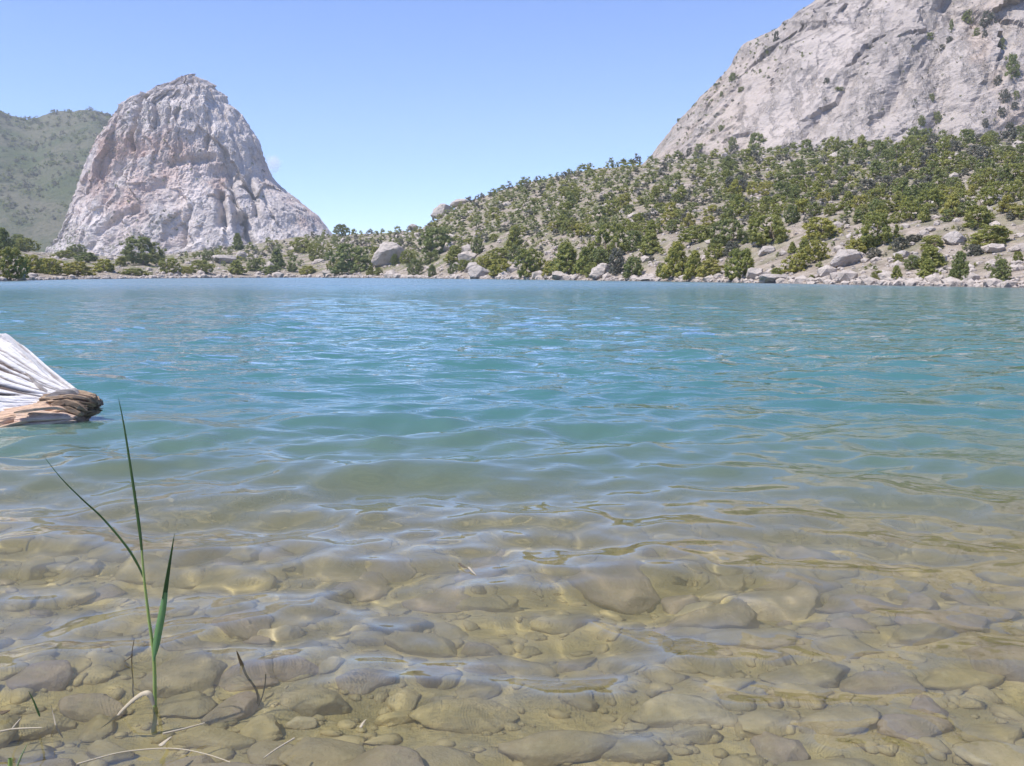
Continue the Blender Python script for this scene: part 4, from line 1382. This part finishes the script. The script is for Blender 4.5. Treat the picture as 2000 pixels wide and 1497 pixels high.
# ------------------------------------------------------------------ driftwood stump at the left
def mat_wood(name, light, mid, dark, wet=0.8):
    t = NT(name)
    O = t.obj()
    g = t.attr('groove')
    gr = t.noise(t.mapping(O, (2.2, 16, 16), (0, 0.35, 0)), 3.0, 6, 0.65, 0.3)
    c = t.mix(t.ramp(gr, 0.40, 0.66), light, mid)
    c = t.mix(t.math('MULTIPLY', g, 1.0, clamp=True), c, dark)
    h = t.math('MULTIPLY', gr, 0.010)
    return t.surface(c, wet, t.bump(h), 0.2)


M_BLEACH = mat_wood('bleached_wood', (0.82, 0.79, 0.76), (0.72, 0.68, 0.64), (0.17, 0.13, 0.11))
M_ORANGE = mat_wood('raw_orange_wood', (0.62, 0.43, 0.30), (0.50, 0.35, 0.25), (0.16, 0.10, 0.065), 0.6)
M_BROWN = mat_wood('rotten_brown_wood', (0.40, 0.29, 0.20), (0.30, 0.21, 0.14), (0.07, 0.05, 0.035), 0.7)
M_GREYW = mat_wood('grey_wood', (0.52, 0.47, 0.43), (0.36, 0.31, 0.27), (0.10, 0.08, 0.07))


M_TAN = mat_wood('raw_tan_wood', (0.66, 0.50, 0.40), (0.52, 0.38, 0.29), (0.16, 0.10, 0.07), 0.6)


def loft(xs, ztop, zbot, yc, yd, nx, na, seed, groove=0.02, cracks=(), mat=None, end_rag=0.03, lean=0.0, bulge=0.06):
    """length of weathered wood lying along x; grain follows its length"""
    rng = np.random.default_rng(seed)
    X = np.linspace(xs[0], xs[-1], nx)
    zt, zb, y0, hd = [np.interp(X, xs, v) for v in (ztop, zbot, yc, yd)]
    th = np.linspace(0, 2 * math.pi, na, endpoint=False)
    c, s_ = np.cos(th), np.sin(th)
    XX = np.repeat(X[:, None], na, 1)
    TH = np.repeat(th[None], nx, 0)
    o = rng.uniform(0, 40)
    cx_, sy_ = np.cos(TH) * 1.0, np.sin(TH) * 1.0
    s1 = fbm(cx_ * 4.2 + o, sy_ * 4.2, XX * 0.9, 3)
    g1 = fbm(cx_ * 13 + o, sy_ * 13, XX * 1.6, 4, .6, ridged=True)
    g2 = fbm(cx_ * 34 + o, sy_ * 34, XX * 2.4, 3, .6, ridged=True)
    crk = np.zeros_like(XX)
    for th0, sl, x0, x1, wd, dp in cracks:
        tc = th0 + sl * (XX - x0)
        d = np.angle(np.exp(1j * (TH - tc))) + 0.04 * fbm(XX * 6, XX * 0 + th0 * 9, XX * 0, 3)
        crk += dp * np.exp(-(d / wd) ** 2) * smoothstep(x0 - .02, x0 + .08, XX) * smoothstep(x1 + .02, x1 - .08, XX)
    disp = bulge * s1 - groove * (1 - smoothstep(-.2, .75, g1)) * 1.0 - groove * .5 * (1 - smoothstep(-.2, .8, g2)) - crk
    hz = (zt - zb) / 2; zc = (zt + zb) / 2
    k = np.minimum(hz, hd)[:, None]
    Yv = y0[:, None] + c[None] * (hd[:, None] + disp * np.minimum(1, k / .12))
    Zv = zc[:, None] + s_[None] * (hz[:, None] + disp * np.minimum(1, k / .12))
    XX = XX + end_rag * fbm(cx_ * 9 + o, sy_ * 9, XX * 0 + 3, 3) * smoothstep(X[0] + .5 * (X[-1] - X[0]), X[-1], XX)
    Yv = Yv + np.maximum(Zv, 0) * lean
    V = np.stack([XX, Yv, Zv], -1).reshape(-1, 3)
    gv = np.clip(smoothstep(-0.35, -.8, g1) * .5 + smoothstep(-.2, -.85, g2) * .3 + crk / .013 * .9, 0, 1).ravel()
    Fq = grid_faces(nx, na, True)
    V = np.concatenate([V, [[X[-1] - .02, y0[-1], zc[-1]]], [[X[0], y0[0], zc[0]]]])
    gv = np.concatenate([gv, [.8, .5]])
    b = (nx - 1) * na
    capf = np.array([[b + j, b + (j + 1) % na, nx * na, nx * na] for j in range(na)] + [[(j + 1) % na, j, nx * na + 1, nx * na + 1] for j in range(na)])
    Fq = np.concatenate([Fq, capf])
    t1 = Fq[:, [0, 1, 2]]; t2 = Fq[:, [0, 2, 3]]; m2 = Fq[:, 2] != Fq[:, 3]
    return mesh_np('wood', V, np.concatenate([t1, t2[m2]]), mat, attrs={'groove': gv})


LOG_Y = 5.35
log = link('driftwood_stump', None, None, (-3.0, LOG_Y, 0))
LOG_SHIFT = Vector((-0.085, 0, 0))
log.empty_display_size = .3
log.location += LOG_SHIFT
tag(log, 'bleached white driftwood stump with splintered brown end lying in the shallows', 'driftwood')


def in_log(o):
    o.parent = log
    o.matrix_parent_inverse = Matrix.Translation(-(Vector(log.location) - LOG_SHIFT))
    return o


crk = [(3.6, -.5, -3.4, -2.5, .03, .03), (3.1, -.6, -3.2, -2.6, .02, .03), (4.1, .3, -3.4, -2.7, .025, .02)]
crng = random.Random(4)
for k in range(34):
    x0 = crng.uniform(-3.6, -2.75)
    crk.append((crng.uniform(1.5, 2.75), crng.uniform(-.15, .1), x0, min(-2.38, x0 + crng.uniform(.3, .8)), crng.uniform(.010, .020), crng.uniform(.011, .02)))
bx = [-4.6, -3.9, -3.4, -3.1, -3.0, -2.9, -2.8, -2.7, -2.6, -2.5, -2.42, -2.35]
in_log(link('bleached_wood', loft(bx, [.20, .34, .45, .462, .458, .448, .40, .335, .27, .21, .165, .13], [-.4, -.4, -.4, -.35, -.33, -.3, -.25, -.2, -.14, -.06, .0, .04],
                                  [5.5] * 12, [.22, .26, .30, .32, .32, .31, .29, .25, .20, .15, .11, .08], 120, 640, 3, .009, crk, M_BLEACH, .03, .75, .025)))
in_log(link('lower_wood', loft([-4.4, -3.6, -3.0, -2.76, -2.62, -2.5, -2.4, -2.32, -2.27], [.02, .055, .07, .075, .085, .10, .12, .13, .11], [-.4, -.38, -.3, -.25, -.2, -.14, -.08, -.04, .0],
                               [5.42, 5.4, 5.38, 5.37, 5.37, 5.38, 5.40, 5.43, 5.45], [.16, .18, .19, .19, .18, .16, .14, .12, .08], 110, 320, 8, .014,
                               [(3.0, .2, -3.2, -2.5, .05, .03), (3.6, .1, -3.2, -2.42, .04, .02), (2.6, .0, -3.0, -2.45, .03, .02), (2.3, .1, -3.0, -2.4, .02, .02), (3.3, .1, -2.9, -2.4, .02, .02)], M_ORANGE, .03, .5)))
in_log(link('broken_end', loft([-2.50, -2.40, -2.33, -2.28, -2.235, -2.215], [.14, .155, .165, .16, .145, .10], [.03, .02, .015, .02, .03, .045], [5.45] * 6, [.08, .10, .10, .09, .075, .04], 60, 260, 15, .022,
                               [(3.3, .5, -2.6, -2.1, .06, .03), (2.4, .3, -2.6, -2.1, .05, .03), (2.9, .2, -2.6, -2.1, .03, .02), (4.0, 0, -2.6, -2.1, .05, .03)], M_BROWN, .09)))
in_log(link('root_stub', loft([-2.56, -2.46, -2.38, -2.32, -2.27], [.07, .075, .065, .055, .04], [-.06, -.05, -.03, -.01, .0], [5.28, 5.28, 5.30, 5.32, 5.33], [.05, .055, .05, .04, .025], 30, 90, 22, .010, [(3.0, 0, -2.6, -2.2, .08, .012)], M_TAN, .03)))


def splinter(pts, w, thick, mat, seed):
    rng = np.random.default_rng(seed)
    pts = np.array(pts, float)
    n = 22
    tt_ = np.linspace(0, len(pts) - 1, n)
    P = np.stack([np.interp(tt_, np.arange(len(pts)), pts[:, k]) for k in range(3)], -1)
    wob = np.interp(np.arange(n), np.linspace(0, n - 1, 6), rng.uniform(.85, 1.1, 6))
    V = []
    for i in range(n):
        d = P[min(i + 1, n - 1)] - P[max(i - 1, 0)]; d /= np.linalg.norm(d)
        up = np.array([-d[2], 0, d[0]])
        k = min(1, (n - 1 - i) / 5 + .12) * min(1, .5 + i / 5) * wob[i]
        for a, b in ((-1, -1), (1, -1), (1, 1), (-1, 1)):
            V.append(P[i] + up * thick * a * k * .5 + np.array([0, 1, 0]) * w * b * k * .5)
    V = np.array(V)
    Fq = np.concatenate([grid_faces(n, 4, True), [[0, 1, 2, 3], [4 * n - 1, 4 * n - 2, 4 * n - 3, 4 * n - 4]]])
    return mesh_np('splinter', V, Fq, mat, smooth=False, attrs={'groove': np.tile(rng.uniform(0, .35, 4), n)})


def along(*p):
    return [at(x, y, Y).to_tuple() for x, y, Y in p]


for k, (pts, w, th_, m) in enumerate([
    (along((18, 668, 5.86), (34, 655, 5.84), (60, 676, 5.8), (95, 707, 5.72), (128, 742, 5.62), (150, 768, 5.55)), .07, .022, M_BLEACH),
    (along((8, 672, 5.74), (40, 688, 5.68), (75, 720, 5.6), (110, 756, 5.52), (140, 782, 5.47)), .05, .012, M_GREYW),
    (along((-14, 650, 5.9), (2, 652, 5.88), (14, 664, 5.84)), .05, .016, M_BLEACH),
    (along((108, 722, 5.7), (125, 738, 5.66), (138, 752, 5.62), (147, 764, 5.58)), .04, .016, M_GREYW),
    (along((120, 778, 5.42), (150, 766, 5.42), (172, 764, 5.42), (186, 772, 5.42)), .06, .028, M_GREYW),
    (along((130, 792, 5.38), (160, 784, 5.37), (182, 790, 5.37), (201, 803, 5.37)), .06, .026, M_BROWN),
    (along((140, 782, 5.5), (168, 771, 5.5), (189, 769, 5.5), (190, 776, 5.5)), .05, .03, M_BROWN),
    (along((140, 800, 5.36), (165, 797, 5.36), (186, 806, 5.36), (194, 812, 5.36)), .05, .024, M_BROWN),
    (along((60, 806, 5.22), (100, 800, 5.24), (140, 796, 5.28), (160, 800, 5.3)), .04, .016, M_ORANGE),
]):
    in_log(link('splinter', splinter(pts, w, th_, m, 50 + k)))
tw = at(0, 630, 6.2)
tv, tf = tube([(tw.x - .5, 6.2, tw.z - .35), (tw.x - .2, 6.2, tw.z - .08), (tw.x + .02, 6.2, tw.z + .01), (at(18, 617, 6.2)).to_tuple()], [.012, .010, .006, .003])
tw_o = link('dry_branch', mesh_np('dry_branch', tv, tf, M_GREYW, attrs={'groove': np.full(len(tv), .2)}))
in_log(tw_o)

# ------------------------------------------------------------------ water plants
def mat_blade(name, a, b, tr=0.3):
    t = NT(name)
    O = t.pos()
    c = t.mix(t.noise(t.mapping(O, (60, 60, 4)), 3, 3), a, b)
    d = t.n('ShaderNodeBsdfPrincipled'); t.put(d.inputs['Base Color'], c); d.inputs['Roughness'].default_value = .5
    d.inputs['Specular IOR Level'].default_value = .25
    tl = t.n('ShaderNodeBsdfTranslucent'); t.put(tl.inputs['Color'], c)
    mx = t.n('ShaderNodeMixShader'); t.put(mx.inputs[0], tr); t.put(mx.inputs[1], d.outputs[0]); t.put(mx.inputs[2], tl.outputs[0])
    t.t.links.new(mx.outputs[0], t.out.inputs['Surface'])
    return t.m


M_STEM = mat_blade('reed_stem', (0.28, 0.40, 0.11), (0.35, 0.44, 0.15), .1)
M_BLADE = mat_blade('reed_leaf', (0.22, 0.42, 0.17), (0.27, 0.46, 0.20), .35)
M_DARKB = mat_blade('reed_leaf_dark', (0.075, 0.15, 0.055), (0.10, 0.18, 0.07), .3)
M_DRY = mat_blade('dry_grass', (0.60, 0.52, 0.38), (0.50, 0.43, 0.30), .2)
M_DEAD = mat_blade('dead_stalk', (0.10, 0.075, 0.045), (0.16, 0.12, 0.07), .05)


def spline(pts, n):
    pts = np.array(pts, float); m = len(pts)
    t = np.linspace(0, m - 1, n)
    out = []
    for v in t:
        i = min(int(v), m - 2); f = v - i
        p0, p1, p2, p3 = pts[max(i - 1, 0)], pts[i], pts[i + 1], pts[min(i + 2, m - 1)]
        out.append(0.5 * ((2 * p1) + (-p0 + p2) * f + (2 * p0 - 5 * p1 + 4 * p2 - p3) * f * f + (-p0 + 3 * p1 - 3 * p2 + p3) * f ** 3))
    return np.array(out)


def stem(name, pts, r0, r1, mat, parent=None, sides=8, n=24):
    P = spline(pts, n)
    v, f = tube(P, np.linspace(r0, r1, n), sides)
    return link(name, mesh_np(name, v, f, mat), parent)


def leafblade(name, pts, width, mat, parent=None, face=(0, -1, 0.15), n=26, fold=.25, base=.35, prof=None):
    """ribbon with a fold along its middle, tapering to the tip"""
    P = spline(pts, n)
    V = []
    fa = np.array(face, float)
    for i in range(n):
        d = P[min(i + 1, n - 1)] - P[max(i - 1, 0)]; d /= np.linalg.norm(d) + 1e-9
        sd = np.cross(d, fa); sd /= np.linalg.norm(sd) + 1e-9
        nn = np.cross(sd, d)
        t = i / (n - 1)
        w = width * (base + (1 - base) * min(1, t / .22)) * (1 - t) ** .7 + 1e-4
        if prof: w = width * float(np.interp(t, np.linspace(0, 1, len(prof)), prof)) + 1e-4
        th = min(.0006, w * .2)
        V += [P[i] - sd * w / 2 + nn * th, P[i] + nn * (-fold * w / 2 + th), P[i] + sd * w / 2 + nn * th, P[i] + sd * w / 2 - nn * th, P[i] - nn * (fold * w / 2 + th), P[i] - sd * w / 2 - nn * th]
    V = np.array(V)
    return link(name, mesh_np(name, V, grid_faces(n, 6, True), mat), parent)


def pts_at(lst, Y):
    return [at(x, y, Y + (d[0] if d else 0)).to_tuple() for x, y, *d in lst]


def plant(name, label, cat, group=None, loc=(0, 0, 0)):
    e = link(name, None); e.empty_display_size = .05
    return tag(e, label, cat, group)


RY = 1.80
base = at(303, 1395, RY)
bz = float(near_bed(np.array([base.x]), np.array([RY]))[0])
reed = plant('reed', 'tall green reed with three narrow leaves standing in the shallows', 'reed')
stem('stem', [(base.x + .004, RY, bz - .03), (base.x + .002, RY, -.02)] + pts_at([(303, 1395), (301, 1290), (291, 1210), (282, 1135), (277, 1075)], RY), .0046, .0018, M_STEM, reed, n=34)
leafblade('leaf', pts_at([(278, 1085), (272, 1030), (262, 960), (250, 880), (240, 820), (231, 776)], RY), .0068, M_DARKB, reed, fold=.9, base=.5)
leafblade('leaf', pts_at([(283, 1136), (270, 1105), (245, 1065), (200, 1012), (160, 975, -.01), (120, 935, -.02), (84, 890, -.02)], RY), .0052, M_DARKB, reed, fold=.8)
leafblade('leaf', pts_at([(300, 1292), (303, 1272), (310, 1232), (318, 1190), (323, 1158)], RY - .004), .0135, M_BLADE, reed, face=(0.2, -1, .3), fold=.25, prof=[.12, .45, .9, 1, .95, .8, .6])
leafblade('leaf', pts_at([(321, 1170), (326, 1135), (333, 1090), (341, 1042)], RY - .004), .0105, M_DARKB, reed, face=(0.7, -1, .3), fold=.8, prof=[.85, .75, .55, .3, .02])
dl = leafblade('dead_leaf', pts_at([(300, 1378), (294, 1360), (286, 1354), (268, 1362), (240, 1387), (215, 1418), (196, 1445)], RY - .03), .0125, M_DRY, reed, face=(0.1, -1, .7), fold=.15, base=.4)
dl['label'] = 'withered pale drooping leaf'

# smaller shoots
sh = plant('dead_shoot', 'dark pointed dead shoot poking out of the water right of the reed', 'shoot')
p0 = at(470, 1300, 1.93)
zb = float(near_bed(np.array([p0.x + .035]), np.array([1.93]))[0])
leafblade('tip', [at(474, 1302, 1.93).to_tuple(), at(469, 1290, 1.93).to_tuple(), at(462, 1271, 1.93).to_tuple()], .009, M_DEAD, sh, fold=.5, base=.9)
stem('stem', [(p0.x + .045, 1.90, zb - .01), (p0.x + .038, 1.91, zb * .6), (p0.x + .015, 1.92, -.02), at(474, 1302, 1.93).to_tuple()], .0026, .0022, M_DEAD, sh)
stem('side_shoot', [(p0.x + .045, 1.90, zb - .01), (p0.x + .05, 1.91, zb * .5), (p0.x + .052, 1.92, -.008)], .0022, .0012, M_DEAD, sh)
tg = plant('dead_twig', 'tiny forked brown twig standing in the water left of the reed', 'twig')
q = at(257, 1290, 1.96)
stem('stem', [(q.x, 1.96, float(near_bed(np.array([q.x]), np.array([1.96]))[0]) - .01), (q.x, 1.96, -.01), at(258, 1275, 1.96).to_tuple(), at(262, 1250, 1.96).to_tuple()], .0014, .0007, M_DEAD, tg)
stem('side_twig', [at(258, 1281, 1.96).to_tuple(), at(252, 1286, 1.96).to_tuple(), (at(243, 1292, 1.96)).to_tuple()], .0016, .0007, M_DEAD, tg)
g1 = plant('grass_shoot', 'short thin green grass blade rising from the water at lower left', 'grass blade')
leafblade('blade', [at(78, 1400, 1.72).to_tuple(), at(72, 1385, 1.72).to_tuple(), at(64, 1366, 1.72).to_tuple(), at(55, 1349, 1.72).to_tuple()], .0045, M_DARKB, g1, fold=.7)
g2 = plant('grass_shoot', 'pale green grass blade slanting up in the lower left corner', 'grass blade')
leafblade('blade', [at(30, 1510, 1.5).to_tuple(), at(36, 1490, 1.5).to_tuple(), at(46, 1468, 1.5).to_tuple(), at(54, 1452, 1.5).to_tuple()], .004, mat_blade('pale_green', (.38, .46, .28), (.32, .42, .22)), g2, fold=.5)
g3 = plant('cut_stalk', 'stubby cut yellow green stalk in the lower left corner', 'stalk')
stem('stalk', [at(21, 1515, 1.48).to_tuple(), at(20, 1500, 1.48).to_tuple(), at(20, 1482, 1.48).to_tuple()], .0034, .0033, M_STEM, g3)
g4 = plant('grass_shoot', 'faint tan grass shoot just under the surface beside the green blade', 'grass blade')
q = at(108, 1402, 1.74)
leafblade('blade', [(q.x + .02, 1.72, -.05), (q.x + .006, 1.73, -.02), at(104, 1395, 1.74).to_tuple(), at(98, 1375, 1.74).to_tuple()], .004, M_DRY, g4, fold=.5)


def floating(name, label, pxs, r0, r1, mat, cat='straw', flat=None):
    P = []
    for x, y in pxs:
        u, s_ = pix_dir(x, y)
        Y = CAM_H / -float(s_)
        P.append((float(u) * Y, Y, 0.006))
    if flat:
        o = leafblade(name, P, flat, mat, None, face=(0, -.2, 1), fold=.2, base=.6)
    else:
        o = stem(name, P, r0, r1, mat)
    tag(o, label, cat, 'bits floating on the water')
    return o


floating('dry_straw', 'long pale straw arching along the bottom edge by the reed', [(150, 1500), (185, 1490), (240, 1476), (310, 1469), (360, 1471), (410, 1482), (450, 1496)], .0015, .0008, M_DRY)
floating('dry_straw', 'short pale straw slanting near the bottom, right of the reed', [(515, 1488), (540, 1470), (575, 1449)], .0012, .0016, M_DRY)
floating('dry_straw', 'thin pale straw lying flat at the left edge', [(0, 1436), (25, 1431), (55, 1429), (82, 1428)], .0020, .0012, M_DRY)
floating('dry_straw', 'short straw touching the flat one at the left edge', [(24, 1430), (32, 1420), (40, 1411)], .0014, .0010, M_DRY)
floating('dry_straw', 'tan straw slanting right from the reed foot', [(318, 1440), (360, 1430), (400, 1419)], .0020, .0012, M_DRY)
floating('dead_leaf', 'small curled tan leaf by the foot of the reed', [(313, 1464), (322, 1456), (336, 1445)], 0, 0, M_DRY, 'leaf', .010)
floating('dead_leaf', 'yellowish leaf fragment floating in the middle foreground', [(915, 1112), (922, 1120), (930, 1128)], 0, 0, M_DRY, 'leaf', .007)
floating('dead_leaf', 'brown sliver of leaf pointing to the yellowish fragment', [(896, 1104), (906, 1111), (916, 1116)], 0, 0, M_DEAD, 'leaf', .006)
floating('dead_leaf', 'thin white sliver floating near the lower middle', [(704, 1428), (709, 1419), (716, 1411)], 0, 0, M_DRY, 'leaf', .006)
floating('bark_chip', 'dark brown chip of bark at the lower left edge', [(0, 1400), (10, 1397), (20, 1394)], 0, 0, M_DEAD, 'bark', .014)
floating('dead_leaf', 'narrow green leaf drifting left of the reed', [(80, 1060), (100, 1064), (125, 1067)], 0, 0, M_BLADE, 'leaf', .006)
floating('dead_leaf', 'tiny upright tan scrap drifting by the narrow green leaf', [(52, 1086), (55, 1076), (61, 1068)], 0, 0, M_DRY, 'leaf', .008)

# ------------------------------------------------------------------ small cloud behind the peak
def mat_cloud():
    t = NT('cloud_vapour')
    O = t.obj()
    g = t.n('ShaderNodeTexGradient'); g.gradient_type = 'SPHERICAL'; t.put(g.inputs['Vector'], O)
    n = t.noise(O, 2.2, 5, .6)
    dn = t.math('MULTIPLY', t.ramp(t.math('ADD', g.outputs[0], t.math('MULTIPLY', t.math('SUBTRACT', n, .5), .9)), .18, .6), 0.014)
    v = t.n('ShaderNodeVolumePrincipled')
    v.inputs['Color'].default_value = (1, 1, 1, 1)
    t.put(v.inputs['Density'], dn)
    t.t.links.new(v.outputs[0], t.out.inputs['Volume'])
    return t.m


cp = at(533, 320, 5200)
cv, cf = ICO3
cloud = link('cloud', mesh_np('cloud', cv, cf, mat_cloud()), None, cp, None, (62, 62, 70))
tag(cloud, 'small faint white cloud beside the right flank of the peak', 'cloud')

# ------------------------------------------------------------------ air
def mat_haze(d):
    t = NT('thin_air')
    v = t.n('ShaderNodeVolumePrincipled')
    v.inputs['Color'].default_value = (0.86, 0.92, 1.0, 1)
    v.inputs['Density'].default_value = d
    v.inputs['Anisotropy'].default_value = 0.0
    t.t.links.new(v.outputs[0], t.out.inputs['Volume'])
    return t.m


hb = [(-9600, -80, -9), (9600, -80, -9), (9600, 2400, -9), (-9600, 2400, -9)]
HZ = max(330.0, float(hz.max()) + 12)
hv = np.array(hb + [(x, y, HZ) for x, y, _ in hb], float)
hf = np.array([[3, 2, 1, 0], [4, 5, 6, 7], [0, 1, 5, 4], [1, 2, 6, 5], [2, 3, 7, 6], [3, 0, 4, 7]])
haze = link('haze', mesh_np('haze', hv, hf, mat_haze(0.00015), smooth=False))
tag(haze, 'thin pale haze over the whole valley', 'haze', kind='stuff')
